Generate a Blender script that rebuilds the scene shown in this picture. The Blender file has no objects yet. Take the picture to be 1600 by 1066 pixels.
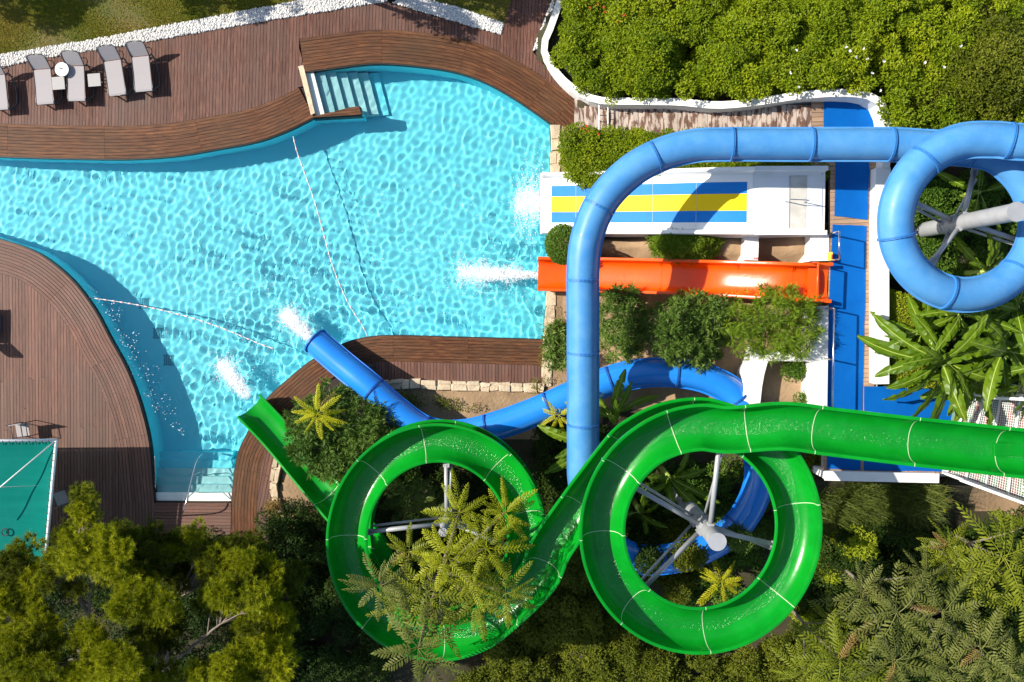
import bpy, math, random
import numpy as np
from mathutils import Vector, Matrix, Euler

random.seed(7)
RNG = np.random.default_rng(11)
sc = bpy.context.scene
COL = sc.collection
R = math.radians

# ------------------------------------------------------------------ camera
CAM_H, FPX = 28.3, 1244.0
cam = bpy.data.objects.new('camera', bpy.data.cameras.new('camera'))
COL.objects.link(cam)
cam.location = (0, 0, CAM_H)
cam.rotation_euler = Euler((R(-2.44), R(1.15), 0))
cam.data.sensor_width = 36.0
cam.data.lens = FPX / 1600 * 36.0
cam.data.clip_end = 900
sc.camera = cam
CROT = cam.rotation_euler.to_matrix()

# ------------------------------------------------------------------ light
SUN_EL = R(37)
SH = Vector((0.978, -0.21, 0)).normalized()          # direction in which shadows fall
world = bpy.data.worlds.new('World'); sc.world = world; world.use_nodes = True
wn = world.node_tree
sky = wn.nodes.new('ShaderNodeTexSky'); sky.sky_type = 'NISHITA'; sky.sun_disc = False
sky.sun_elevation = SUN_EL
sky.sun_rotation = math.atan2(-SH.x, -SH.y)
wn.links.new(sky.outputs[0], wn.nodes['Background'].inputs[0])
wn.nodes['Background'].inputs[1].default_value = 0.11
sl = bpy.data.lights.new('sun', 'SUN'); sl.energy = 5.0; sl.angle = R(0.5); sl.color = (1.0, 0.93, 0.82)
sl.cycles.is_caustics_light = True
sun = bpy.data.objects.new('sun', sl); COL.objects.link(sun)
sun.rotation_euler = Vector((SH.x * math.cos(SUN_EL), SH.y * math.cos(SUN_EL), -math.sin(SUN_EL))).to_track_quat('-Z', 'Y').to_euler()
sc.view_settings.view_transform = 'Standard'
sc.view_settings.look = 'None'
sc.view_settings.gamma = 1.0
sc.view_settings.use_curve_mapping = False
sc.view_settings.exposure = 0.65
sc.cycles.max_bounces = 8
sc.cycles.transmission_bounces = 6
sc.cycles.caustics_reflective = False
sc.cycles.caustics_refractive = True
sc.cycles.sample_clamp_indirect = 4.0

# ------------------------------------------------------------------ helpers
def P(px, py, z=0.0):
    """the point at height z that the photograph shows at pixel (px, py)"""
    d = CROT @ Vector(((px - 800) / FPX, -(py - 533) / FPX, -1.0))
    t = (CAM_H - z) / -d.z
    return Vector((d.x * t, d.y * t, z))

def PL(pts, z=0.0):
    return [P(a, b, z) for a, b in pts]

def xy(pts, z=0.0):
    return np.array([P(a, b, z)[:2] for a, b in pts])

def inside(poly, X, Y):
    res = np.zeros(X.shape, bool); n = len(poly); j = n - 1
    for i in range(n):
        xi, yi = poly[i][0], poly[i][1]; xj, yj = poly[j][0], poly[j][1]
        c = ((yi > Y) != (yj > Y)) & (X < (xj - xi) * (Y - yi) / (yj - yi + 1e-12) + xi)
        res ^= c; j = i
    return res

def tag(o, label=None, cat=None, group=None, kind=None):
    if label: o['label'] = label
    if cat: o['category'] = cat
    if group: o['group'] = group
    if kind: o['kind'] = kind
    return o

def link(o, parent=None):
    COL.objects.link(o)
    if parent is not None:
        o.parent = parent
        o.matrix_parent_inverse = parent.matrix_basis.inverted()
    return o

def thing(name, label, cat, loc=(0, 0, 0), rz=0.0, group=None):
    o = bpy.data.objects.new(name, None); COL.objects.link(o)
    o.empty_display_size = 0.2
    o.location = loc; o.rotation_euler = (0, 0, rz)
    return tag(o, label, cat, group)

def struct(name):
    o = bpy.data.objects.new(name, None); COL.objects.link(o)
    return tag(o, kind='structure')

def np_mesh(name, V, Q, mats=(), smooth=False, attrs=None, mi=None):
    V = np.asarray(V, np.float32); Q = np.asarray(Q, np.int32)
    me = bpy.data.meshes.new(name)
    me.vertices.add(len(V)); me.vertices.foreach_set('co', V.ravel())
    n, k = Q.shape
    me.loops.add(n * k); me.loops.foreach_set('vertex_index', Q.ravel())
    me.polygons.add(n)
    me.polygons.foreach_set('loop_start', np.arange(n, dtype=np.int32) * k)
    me.polygons.foreach_set('loop_total', np.full(n, k, np.int32))
    me.polygons.foreach_set('use_smooth', np.full(n, smooth))
    if mi is not None: me.polygons.foreach_set('material_index', np.asarray(mi, np.int32))
    for kx, a in (attrs or {}).items():
        at = me.attributes.new(kx, 'FLOAT', 'POINT'); at.data.foreach_set('value', np.asarray(a, np.float32))
    me.update(calc_edges=True)
    for m in mats: me.materials.append(m)
    return me

class MB:
    def __init__(s): s.v, s.f, s.uv, s.mi, s.cur = [], [], [], [], 0
    def add(s, vs, fs, uv=None):
        b = len(s.v); s.v += [tuple(p) for p in vs]
        s.f += [tuple(i + b for i in q) for q in fs]
        s.mi += [s.cur] * len(fs)
        s.uv += uv if uv else [(p[0], p[1], p[2]) for p in vs]
    def prism(s, pts, z0, z1, uv=None, ztop=None):
        n = len(pts)
        zt = ztop if ztop else [z1] * n
        vs = [(p[0], p[1], z0) for p in pts] + [(p[0], p[1], zt[i]) for i, p in enumerate(pts)]
        fs = [tuple(range(n, 2 * n)), tuple(range(n - 1, -1, -1))]
        fs += [(i, (i + 1) % n, (i + 1) % n + n, i + n) for i in range(n)]
        s.add(vs, fs, [(*q, 0) for q in uv] * 2 if uv else None)
    def box(s, c, size, rz=0.0):
        x, y, z = size[0] / 2, size[1] / 2, size[2] / 2
        ca, sa = math.cos(rz), math.sin(rz)
        pts = [(c[0] + a * ca - b * sa, c[1] + a * sa + b * ca) for a, b in ((-x, -y), (x, -y), (x, y), (-x, y))]
        s.prism(pts, c[2] - z, c[2] + z)
    def tube(s, pts, r, n=8, caps=True):
        pts = [Vector(p) for p in pts]
        rs = r if hasattr(r, '__len__') else [r] * len(pts)
        rings = []; prev = None
        for i, p in enumerate(pts):
            t = (pts[min(i + 1, len(pts) - 1)] - pts[max(i - 1, 0)])
            if t.length < 1e-9: t = Vector((0, 0, 1))
            t.normalize()
            a = prev if prev is not None else (Vector((0, 0, 1)) if abs(t.z) < .95 else Vector((1, 0, 0)))
            sdir = t.cross(a)
            if sdir.length < 1e-6: sdir = t.cross(Vector((0.3, 1, .2)))
            sdir.normalize(); up = sdir.cross(t).normalized(); prev = up
            rings.append([p + (sdir * math.cos(2 * math.pi * k / n) + up * math.sin(2 * math.pi * k / n)) * rs[i] for k in range(n)])
        vs = [v for rg in rings for v in rg]; fs = []
        for i in range(len(rings) - 1):
            for k in range(n):
                a = i * n + k; b = i * n + (k + 1) % n
                fs.append((a, b, b + n, a + n))
        if caps:
            fs.append(tuple(range(n - 1, -1, -1))); fs.append(tuple(range((len(rings) - 1) * n, len(rings) * n)))
        s.add(vs, fs)
    def ribbon(s, pts, z0, z1):
        vs = [(p[0], p[1], z0) for p in pts] + [(p[0], p[1], z1) for p in pts]; n = len(pts)
        s.add(vs, [(i, i + 1, i + 1 + n, i + n) for i in range(n - 1)])
    def mesh(s, name, mats, smooth=False):
        me = bpy.data.meshes.new(name); me.from_pydata(s.v, [], s.f)
        at = me.attributes.new('uvp', 'FLOAT_VECTOR', 'POINT')
        at.data.foreach_set('vector', np.array(s.uv, np.float32).ravel())
        for m in (mats if isinstance(mats, (list, tuple)) else [mats]): me.materials.append(m)
        me.polygons.foreach_set('material_index', s.mi)
        if smooth: me.polygons.foreach_set('use_smooth', [True] * len(s.f))
        me.update(); return me
    def build(s, name, mats, parent=None, smooth=False):
        o = bpy.data.objects.new(name, s.mesh(name, mats, smooth))
        link(o, parent)
        if smooth == 'auto':
            pass
        return o

def shade_auto(o, ang=35):
    """smooth shading with sharp edges above an angle"""
    me = o.data
    import bmesh
    bm = bmesh.new(); bm.from_mesh(me)
    for f in bm.faces: f.smooth = True
    for e in bm.edges:
        if len(e.link_faces) == 2: e.smooth = e.calc_face_angle(0) < R(ang)
    bm.to_mesh(me); bm.free()
    return o

def catmull(pts, step):
    pts = [np.array(p, float) for p in pts]
    pts = [2 * pts[0] - pts[1]] + pts + [2 * pts[-1] - pts[-2]]
    out = []
    for i in range(1, len(pts) - 2):
        p0, p1, p2, p3 = pts[i - 1:i + 3]
        for t in np.linspace(0, 1, 24, endpoint=False):
            out.append(.5 * (2 * p1 + (p2 - p0) * t + (2 * p0 - 5 * p1 + 4 * p2 - p3) * t * t + (3 * p1 - p0 - 3 * p2 + p3) * t ** 3))
    out.append(pts[-2]); out = np.array(out)
    d = np.r_[0, np.cumsum(np.linalg.norm(np.diff(out[:, :3], axis=0), axis=1))]
    n = max(2, int(round(d[-1] / step)) + 1)
    s = np.linspace(0, d[-1], n)
    return np.stack([np.interp(s, d, out[:, k]) for k in range(out.shape[1])], 1)

def smooth2d(pts, step):
    return catmull([(p[0], p[1], 0) for p in pts], step)[:, :2]

def offset(line, dist):
    line = np.asarray(line, float)
    t = np.gradient(line, axis=0); t /= np.linalg.norm(t, axis=1)[:, None] + 1e-12
    return line + np.stack([-t[:, 1], t[:, 0]], 1) * dist

# ------------------------------------------------------------------ materials
def srgb(r, g, b):
    f = lambda c: (c / 255 / 12.92) if c / 255 <= .04045 else ((c / 255 + .055) / 1.055) ** 2.4
    return (f(r), f(g), f(b), 1)

def mat(name, base, rough=.5, var=None, scale=4.0, var_amt=.5, bump=0.0, bscale=30.0, spec=.5, coord='obj', stretch=(1, 1, 1), objrand=0.0, metal=0.0, coat=0.0, translucent=0.0, detail=6.0, contrast=(.3, .7), blotch=None):
    m = bpy.data.materials.new(name); m.use_nodes = True
    nt = m.node_tree; N, L = nt.nodes, nt.links
    b = N['Principled BSDF']
    base = (*base[:3], 1)
    b.inputs['Base Color'].default_value = base
    b.inputs['Roughness'].default_value = rough
    b.inputs['Metallic'].default_value = metal
    b.inputs['Specular IOR Level'].default_value = spec
    b.inputs['Coat Weight'].default_value = coat
    vec = None
    if coord == 'uvp':
        a = N.new('ShaderNodeAttribute'); a.attribute_name = 'uvp'; vec = a.outputs['Vector']
    else:
        g = N.new('ShaderNodeNewGeometry'); vec = g.outputs['Position']
    mp = N.new('ShaderNodeMapping'); mp.inputs['Scale'].default_value = stretch
    L.new(vec, mp.inputs['Vector']); vec = mp.outputs[0]
    if objrand or coord == 'uvp':
        oi = N.new('ShaderNodeObjectInfo')
        ad = N.new('ShaderNodeVectorMath'); ad.operation = 'ADD'
        mu = N.new('ShaderNodeMath'); mu.operation = 'MULTIPLY'; mu.inputs[1].default_value = 57.0
        L.new(oi.outputs['Random'], mu.inputs[0])
        cb = N.new('ShaderNodeCombineXYZ'); L.new(mu.outputs[0], cb.inputs[0]); L.new(mu.outputs[0], cb.inputs[1])
        L.new(vec, ad.inputs[0]); L.new(cb.outputs[0], ad.inputs[1]); 
        if coord == 'uvp': vec = ad.outputs[0]
    col = None
    if var is not None:
        n = N.new('ShaderNodeTexNoise'); n.inputs['Scale'].default_value = scale; n.inputs['Detail'].default_value = detail
        L.new(vec, n.inputs['Vector'])
        rp = N.new('ShaderNodeMapRange'); rp.inputs[1].default_value = contrast[0]; rp.inputs[2].default_value = contrast[1]
        rp.inputs[4].default_value = var_amt
        L.new(n.outputs['Fac'], rp.inputs[0])
        mx = N.new('ShaderNodeMix'); mx.data_type = 'RGBA'
        mx.inputs[6].default_value = base; mx.inputs[7].default_value = (*var[:3], 1)
        L.new(rp.outputs[0], mx.inputs[0]); col = mx.outputs[2]
    if blotch:
        bc, bs, ba = blotch
        g2 = N.new('ShaderNodeNewGeometry'); nb = N.new('ShaderNodeTexNoise'); nb.inputs['Scale'].default_value = bs; nb.inputs['Detail'].default_value = 5; nb.inputs['Roughness'].default_value = .62
        L.new(g2.outputs['Position'], nb.inputs['Vector'])
        r2 = N.new('ShaderNodeMapRange'); r2.inputs[1].default_value = .42; r2.inputs[2].default_value = .66; r2.inputs[4].default_value = ba
        L.new(nb.outputs['Fac'], r2.inputs[0])
        m2 = N.new('ShaderNodeMix'); m2.data_type = 'RGBA'; m2.inputs[7].default_value = (*bc[:3], 1)
        if col is not None: L.new(col, m2.inputs[6])
        else: m2.inputs[6].default_value = base
        L.new(r2.outputs[0], m2.inputs[0]); col = m2.outputs[2]
    if objrand:
        hs = N.new('ShaderNodeHueSaturation')
        mr = N.new('ShaderNodeMapRange'); mr.inputs[3].default_value = 1 - objrand; mr.inputs[4].default_value = 1 + objrand
        L.new(oi.outputs['Random'], mr.inputs[0]); L.new(mr.outputs[0], hs.inputs['Value'])
        if col is not None: L.new(col, hs.inputs['Color'])
        else: hs.inputs['Color'].default_value = base
        col = hs.outputs[0]
    if col is not None: L.new(col, b.inputs['Base Color'])
    if bump:
        n2 = N.new('ShaderNodeTexNoise'); n2.inputs['Scale'].default_value = bscale; n2.inputs['Detail'].default_value = 4
        L.new(vec, n2.inputs['Vector'])
        bp = N.new('ShaderNodeBump'); bp.inputs['Strength'].default_value = bump; bp.inputs['Distance'].default_value = .03
        L.new(n2.outputs['Fac'], bp.inputs['Height']); L.new(bp.outputs[0], b.inputs['Normal'])
    if translucent:
        tr = N.new('ShaderNodeBsdfTranslucent'); tr.inputs[0].default_value = base
        if col is not None: L.new(col, tr.inputs[0])
        ms = N.new('ShaderNodeMixShader'); ms.inputs[0].default_value = translucent
        L.new(b.outputs[0], ms.inputs[1]); L.new(tr.outputs[0], ms.inputs[2]); L.new(ms.outputs[0], N['Material Output'].inputs[0])
    return m

def leaf_mat(name, dark, mid, light, trans=.3, rough=.5, spec=.17, pscale=.35):
    """leaf colour from a per-leaf tint and a slow drift over the plant"""
    m = bpy.data.materials.new(name); m.use_nodes = True
    nt = m.node_tree; N, L = nt.nodes, nt.links
    b = N['Principled BSDF']; b.inputs['Roughness'].default_value = rough; b.inputs['Specular IOR Level'].default_value = spec
    a = N.new('ShaderNodeAttribute'); a.attribute_name = 'tint'
    g = N.new('ShaderNodeNewGeometry')
    n = N.new('ShaderNodeTexNoise'); n.inputs['Scale'].default_value = pscale; n.inputs['Detail'].default_value = 2
    L.new(g.outputs['Position'], n.inputs['Vector'])
    ad = N.new('ShaderNodeMath'); ad.operation = 'MULTIPLY_ADD'; ad.inputs[1].default_value = .55
    L.new(a.outputs['Fac'], ad.inputs[0])
    mr = N.new('ShaderNodeMapRange'); mr.inputs[1].default_value = .3; mr.inputs[2].default_value = .7; mr.inputs[4].default_value = .45
    L.new(n.outputs['Fac'], mr.inputs[0]); L.new(mr.outputs[0], ad.inputs[2])
    cr = N.new('ShaderNodeValToRGB'); e = cr.color_ramp.elements
    e[0].color = (*dark[:3], 1); e[1].color = (*light[:3], 1); x = e.new(.5); x.color = (*mid[:3], 1)
    L.new(ad.outputs[0], cr.inputs[0]); L.new(cr.outputs[0], b.inputs['Base Color'])
    tr = N.new('ShaderNodeBsdfTranslucent'); L.new(cr.outputs[0], tr.inputs[0])
    ms = N.new('ShaderNodeMixShader'); ms.inputs[0].default_value = trans
    L.new(b.outputs[0], ms.inputs[1]); L.new(tr.outputs[0], ms.inputs[2]); L.new(ms.outputs[0], N['Material Output'].inputs[0])
    return m

M = {}
M['deck'] = mat('deck_wood', (.094, .036, .024), .6, (.29, .145, .095), 3.0, .65, .25, 20, coord='uvp', stretch=(.7, 9, 1), objrand=.19, spec=.22, contrast=(.42, .78), blotch=((.125, .075, .060), .3, .8))
M['deck_border'] = mat('deck_border_wood', (.072, .025, .010), .6, (.29, .115, .04), 2.6, .7, .25, 20, coord='uvp', stretch=(.7, 9, 1), objrand=.19, spec=.22, contrast=(.42, .78), blotch=((.088, .048, .024), .4, .7))
M['deck_left'] = mat('deck_left_wood', (.115, .050, .034), .6, (.27, .125, .078), 2.6, .6, .25, 20, coord='uvp', stretch=(.6, 9, 1), objrand=.2, spec=.3, contrast=(.4, .75), blotch=((.115, .070, .054), .3, .75))
M['subdeck'] = mat('sub_deck', (.03, .02, .016), .9)
M['fascia'] = mat('fascia_board', (.02, .015, .013), .6)
M['tread'] = mat('tread_wood', (.14, .075, .05), .65, (.50, .42, .36), 2.0, .95, .3, 20, coord='uvp', stretch=(4, .9, 1), objrand=.12, contrast=(.44, .54))
M['walk'] = mat('walkway_wood', (.30, .185, .115), .6, (.46, .32, .22), 2.0, .6, .2, 20, coord='uvp', stretch=(.7, 6, 1), objrand=.18)
M['poolpaint'] = mat('pool_paint', (.16, .82, .95), .6, (.19, .85, .96), 1.2, .6)
M['stepwhite'] = mat('pool_step', (.74, .78, .70), .5, (.62, .70, .66), 3, .6)
M['stepaqua'] = mat('submerged_step', (.42, .78, .78), .5, (.34, .72, .76), 3, .6)
M['drain'] = mat('drain_grille', (.03, .36, .48), .6)
M['stone'] = mat('wall_stone', (.60, .49, .34), .85, (.44, .33, .21), 3.5, .8, .8, 12, objrand=.12)
M['white'] = mat('white_render', (.80, .79, .76), .7, (.62, .60, .56), 1.6, .5, .15, 40, contrast=(.45, .8))
M['whitegel'] = mat('white_gelcoat', (.80, .81, .81), .3, (.62, .61, .56), 1.4, .7, contrast=(.48, .8), detail=9)
M['greygel'] = mat('worn_white_panel', (.62, .60, .55), .6, (.40, .37, .31), 2.4, .8)
M['laneblue'] = mat('blue_lane', (.008, .17, .56), .45, (.006, .20, .62), 5.0, .7, .2, 60, spec=.15)
M['laneyellow'] = mat('yellow_lane', (.90, .60, .005), .45, (.86, .55, .003), 3.0, .5, .1, 60, spec=.15)
M['orange'] = mat('orange_fibreglass', (.84, .10, .003), .28, (.76, .072, .003), 2.0, .6, .12, 9, coat=.15)
M['green'] = mat('green_fibreglass', (.002, .245, .012), .24, (.002, .17, .014), .9, .75, .10, 7, coat=.05, spec=.28, blotch=((.004, .29, .022), 1.6, .5))
M['seam'] = mat('seam_sealant', (.50, .66, .40), .5)
M['bluetop'] = mat('faded_blue_fibreglass', (.042, .20, .47), .45, (.075, .265, .53), .9, .9, .05, 6, coat=.05, blotch=((.11, .29, .54), 2.2, .45), spec=.3)
M['bluelow'] = mat('blue_fibreglass', (.012, .19, .68), .25, (.02, .235, .72), 1.5, .6, .05, 6, coat=.3)
M['collar'] = mat('blue_collar', (.035, .18, .47), .4)
M['collarlow'] = mat('dark_blue_collar', (.012, .11, .42), .4)
M['steel'] = mat('galvanised_steel', (.42, .43, .44), .5, (.30, .31, .32), 3.0, .6, metal=.25)
M['chrome'] = mat('chrome', (.6, .6, .62), .2, metal=1.0)
M['sling'] = mat('grey_sling', (.37, .34, .34), .8, (.30, .275, .275), 30, .5)
M['frame'] = mat('dark_grey_frame', (.09, .09, .095), .35, metal=.5)
M['tabletop'] = mat('grey_table_top', (.36, .345, .33), .6, (.30, .29, .28), 9, .5)
M['mat'] = mat('blue_rubber_mat', (.0005, .090, .37), .75, (.001, .115, .42), 2.2, .7, .25, 50, spec=.1)
M['yellow'] = mat('yellow_plate', (.8, .55, .02), .5)
M['red'] = mat('red_marking', (.6, .02, .02), .5)
M['net'] = mat('teal_shade_net', (.0008, .150, .122), .85, (.003, .185, .150), 1.2, .8, .15, 60, spec=.05, stretch=(.25, 4, 1), translucent=.2, blotch=((.012, .20, .17), .6, .5))
M['paintwhite'] = mat('white_paint', (.82, .82, .80), .4)
M['rope'] = mat('white_rope', (.75, .74, .70), .7)
M['float'] = mat('pink_float', (.75, .50, .50), .5, objrand=.2)
M['cord'] = mat('dark_cord', (.03, .03, .03), .8)
M['soil'] = mat('soil', (.36, .245, .14), .95, (.21, .135, .075), 1.3, .9, .9, 9)
M['lawn'] = mat('lawn_soil', (.15, .105, .03), .95, (.06, .085, .012), .55, .9, .8, 20)
M['litter'] = mat('leaf_litter', (.055, .042, .02), .95, (.025, .03, .010), 1.5, .9, .9, 12)
M['pebble'] = mat('white_pebble', (.70, .69, .66), .8, (.48, .46, .43), 40, .7)
M['bark'] = mat('grey_bark', (.23, .19, .15), .9, (.12, .09, .07), 6, .7, .6, 25)
M['foam'] = mat('foam', (.95, .96, .97), .7)
M['tarp'] = mat('dark_canvas', (.10, .095, .085), .9, (.06, .055, .05), 4, .7, .4, 12)
M['redmesh'] = mat('red_tread', (.42, .12, .09), .8, (.30, .08, .07), 5, .6)
M['greenmesh'] = mat('green_tread', (.10, .22, .12), .8, (.07, .16, .09), 5, .6)
M['concrete'] = mat('concrete', (.42, .40, .37), .9, (.30, .28, .26), 2, .6)
M['rust'] = mat('terracotta', (.35, .12, .06), .8)

LM = {
 'bright': leaf_mat('bright_leaf', (.065, .12, .003), (.185, .255, .006), (.37, .41, .014)),
 'lime': leaf_mat('lime_leaf', (.14, .19, .008), (.27, .33, .014), (.42, .46, .03)),
 'mid': leaf_mat('mid_leaf', (.03, .085, .008), (.075, .155, .014), (.15, .24, .028)),
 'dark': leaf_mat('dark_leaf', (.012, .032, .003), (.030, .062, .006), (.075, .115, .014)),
 'olive': leaf_mat('olive_leaf', (.05, .07, .004), (.12, .145, .009), (.24, .26, .026)),
 'oleander': leaf_mat('oleander_leaf', (.03, .075, .012), (.10, .175, .026), (.23, .32, .06)),
 'feather': leaf_mat('feathery_leaf', (.08, .15, .008), (.16, .25, .014), (.28, .36, .03)),
 'yellowfrond': leaf_mat('yellow_frond', (.28, .29, .008), (.46, .45, .012), (.64, .58, .025), .35),
 'limefrond': leaf_mat('lime_frond', (.13, .16, .005), (.28, .30, .010), (.46, .46, .03), .35),
 'frond': leaf_mat('green_frond', (.075, .105, .006), (.18, .215, .014), (.33, .345, .035), .3),
 'greyfrond': leaf_mat('grey_green_frond', (.06, .08, .014), (.135, .155, .03), (.25, .26, .07), .3),
 'palm': leaf_mat('palm_frond', (.045, .075, .012), (.09, .13, .02), (.17, .2, .04), .25),
 'pine': leaf_mat('pine_needle', (.11, .135, .003), (.26, .29, .006), (.50, .51, .016), .3),
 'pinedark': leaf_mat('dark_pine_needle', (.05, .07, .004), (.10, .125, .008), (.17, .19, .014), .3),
 'banana': leaf_mat('banana_leaf', (.045, .10, .005), (.10, .18, .008), (.21, .30, .02), .35, .35),
 'grass': leaf_mat('lawn_grass', (.085, .14, .004), (.18, .19, .010), (.32, .22, .04), .3, pscale=.45),
 'tuft': leaf_mat('tuft_grass', (.05, .08, .012), (.11, .145, .022), (.22, .24, .06), .2),
 'dry': leaf_mat('dry_leaf', (.16, .09, .025), (.24, .15, .045), (.32, .22, .08), .2),
 'redflower': leaf_mat('red_petal', (.6, .03, .02), (.7, .05, .03), (.8, .10, .05), .2),
 'whiteflower': leaf_mat('white_petal', (.8, .78, .78), (.85, .82, .82), (.9, .88, .88), .2),
}
M['midrib'] = mat('pale_midrib', (.25, .33, .05), .5)

# ------------------------------------------------------------------ outlines (read off the photograph, at their own heights)
EDGE_A = [(-140, 236), (0, 244), (100, 247), (200, 248), (275, 243), (335, 233), (400, 221), (450, 203), (490, 183)]
EDGE_B = [(475, 112), (520, 106), (575, 99), (625, 100), (687, 107), (727, 116), (765, 131), (802, 152), (835, 174), (864, 195)]
EDGE_L = [(-140, 338), (-60, 356), (0, 375), (30, 378 + 6), (60, 397), (90, 418), (120, 447), (150, 489), (172, 531), (192, 566), (207, 600), (222, 645), (233, 694), (238, 750), (241, 783)]
EDGE_M = [(362, 784), (363, 772), (370, 717), (384, 682), (415, 627), (440, 602), (482, 567), (522, 544), (560, 530), (607, 525), (700, 527), (850, 531)]
A = smooth2d(xy(EDGE_A), .35); B = smooth2d(xy(EDGE_B), .35); Lc = smooth2d(xy(EDGE_L), .35)
Mc = smooth2d(xy(EDGE_M), .3)
SPIT = xy([(490, 183), (565, 179), (561, 166), (501, 181), (488, 178), (470, 107), (475, 112)])
RIGHT = xy([(850, 531), (856, 453), (860, 400), (862, 300), (864, 195)])
POOL = np.vstack([A, xy([(565, 179), (561, 166), (502, 180), (488, 178), (472, 110)]), B, RIGHT[::-1], Mc[::-1], Lc[::-1]])

# ------------------------------------------------------------------ terrain
CTRL = [(0, 0, 0), (400, 0, 0), (800, 20, 0), (0, 600, 0), (400, 700, 0), (700, 560, 0), (860, 230, .05), (860, 400, .05), (860, 560, 0),
 (890, 60, .3), (1000, 60, 1.2), (1200, 60, 2.2), (1400, 60, 2.8), (1600, 60, 3.0), (1450, 180, 2.6), (1600, 180, 2.6), (920, 240, .3), (1050, 250, 1.1), (1200, 250, 2.0),
 (950, 385, .35), (1060, 385, 1.0), (1165, 385, 1.7), (1270, 385, 2.2), (890, 500, .2), (950, 500, .4), (1080, 510, 1.2), (1220, 510, 1.9), (1270, 600, 2.0), (1220, 600, 1.8), (1120, 600, 1.0),
 (1450, 350, 2.3), (1500, 550, 2.3), (1600, 500, 2.3), (1330, 400, 2.4), (1330, 680, 2.2), (1450, 700, 2.0), (1560, 700, 2.0),
 (650, 640, 0), (800, 640, .05), (1000, 640, .3), (1100, 700, .4), (1000, 860, 0), (1180, 850, .4), (1350, 800, 1.0), (1550, 800, 1.1), (1500, 1000, .4), (1200, 1050, 0), (700, 840, -.1), (400, 1000, -.2), (800, 1000, -.2), (0, 1050, -.2)]
CT = np.array([(*P(a, b, z)[:2], z) for a, b, z in CTRL])

def ground(x, y):
    x = np.asarray(x, float); y = np.asarray(y, float)
    num = np.zeros_like(x); den = np.zeros_like(x)
    for cx, cy, cz in CT:
        w = 1 / (((x - cx) ** 2 + (y - cy) ** 2) + .15) ** 1.7
        num += w * cz; den += w
    return num / den

def gz(px, py):
    z = 0.
    for _ in range(4):
        q = P(px, py, z); z = float(ground(q.x, q.y))
    return z

DECK_UP_FAR = [(-140, 131), (0, 107), (45, 95), (220, 67), (400, 35), (605, 2), (612, 6), (781, 55), (800, 0), (812, -40), (875, -40), (864, 0), (831, 79), (867, 122), (893, 141)]
BW = 10 * .115      # width of the border boards along the curved pool edges
A_in = offset(A, BW); B_in = offset(B, BW)
DECK_UP = np.vstack([xy(DECK_UP_FAR), xy([(897, 152)]), B_in[::-1], xy([(474, 110), (468, 107)]), xy([(474, 134)]), A_in[::-1]])
DECK_UP_ALL = np.vstack([xy(DECK_UP_FAR), xy([(897, 150), (897, 200), (864, 197)]), B[::-1], SPIT, A[::-1]])
L_in = offset(Lc, -BW)
DECK_LEFT = np.vstack([L_in, xy([(215, 850), (-140, 850)])])
DECK_LEFT_ALL = np.vstack([Lc, xy([(241, 850), (-140, 850)])])
DECK_MID_ALL = np.vstack([Mc, xy([(850, 598), (580, 597), (545, 590), (500, 625), (460, 690), (434, 735), (426, 790), (420, 850), (240, 850), (241, 783)])])

nx = np.r_[-400, -200, -100, -60, np.arange(-36, 36.01, .28), 60, 100, 200, 400]
ny = np.r_[-400, -200, -100, -50, np.arange(-26, 26.01, .28), 50, 100, 200, 400]
GX, GY = np.meshgrid(nx, ny)
GZ = ground(GX, GY) + .05 * np.sin(GX * 2.1 + 1.3 * np.sin(GY * 1.7)) * np.sin(GY * 2.7) - .04
for pl in (DECK_UP_ALL, DECK_LEFT_ALL, DECK_MID_ALL):
    GZ = np.where(inside(pl, GX, GY), np.minimum(GZ, -.35), GZ)
LAWNP = xy([(-200, 150), (0, 112), (400, 40), (610, 10), (782, 58), (812, -20), (880, -20), (880, -160), (-200, -200)])
GZ = np.where(inside(LAWNP, GX, GY), np.minimum(GZ, -.3), GZ)
WALKP = xy([(897, 150), (930, 160), (1390, 150), (1390, 640), (1600, 600), (1600, 740), (1285, 740), (1290, 215), (897, 210)], 1.6)
inw = inside(WALKP, GX, GY); GZ = np.where(inw, GZ - .55, GZ)
WSL = xy([(840, 268), (1295, 262), (1295, 366), (840, 366)], 1.0)
GZ = np.where(inside(WSL, GX, GY), GZ - .9, GZ)
OSL = xy([(836, 398), (1050, 400), (1302, 405), (1302, 478), (1050, 468), (836, 460)], 1.0)
GZ = np.where(inside(OSL, GX, GY), GZ - .75, GZ)
dep = inside(POOL, GX, GY)
for k in range(12):
    dep |= inside(POOL, GX + .42 * math.cos(k * math.pi / 6), GY + .42 * math.sin(k * math.pi / 6))
GZ = np.where(dep, -3.2, GZ)
n0, n1 = GX.shape; I = np.arange(n0 * n1).reshape(n0, n1)
Q = np.stack([I[:-1, :-1], I[:-1, 1:], I[1:, 1:], I[1:, :-1]], -1).reshape(-1, 4)
cx_ = (GX[:-1, :-1] + GX[1:, 1:]) / 2; cy_ = (GY[:-1, :-1] + GY[1:, 1:]) / 2
bare = inside(xy([(852, 355), (1300, 355), (1300, 640), (1160, 650), (1000, 640), (930, 670), (790, 700), (575, 660), (575, 595), (852, 600)], 1.0), cx_, cy_) | inside(xy([(1500, 745), (1640, 770), (1640, 810), (1520, 800)], 1.0), cx_, cy_) | inside(xy([(410, 700), (470, 720), (540, 840), (420, 820)]), cx_, cy_)
LIT = np.where(bare, 0, 1).ravel()
terrain = link(bpy.data.objects.new('ground', np_mesh('ground', np.stack([GX, GY, GZ], -1).reshape(-1, 3), Q, [M['soil'], M['litter']], True, None, LIT)))
tag(terrain, kind='structure')

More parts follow.
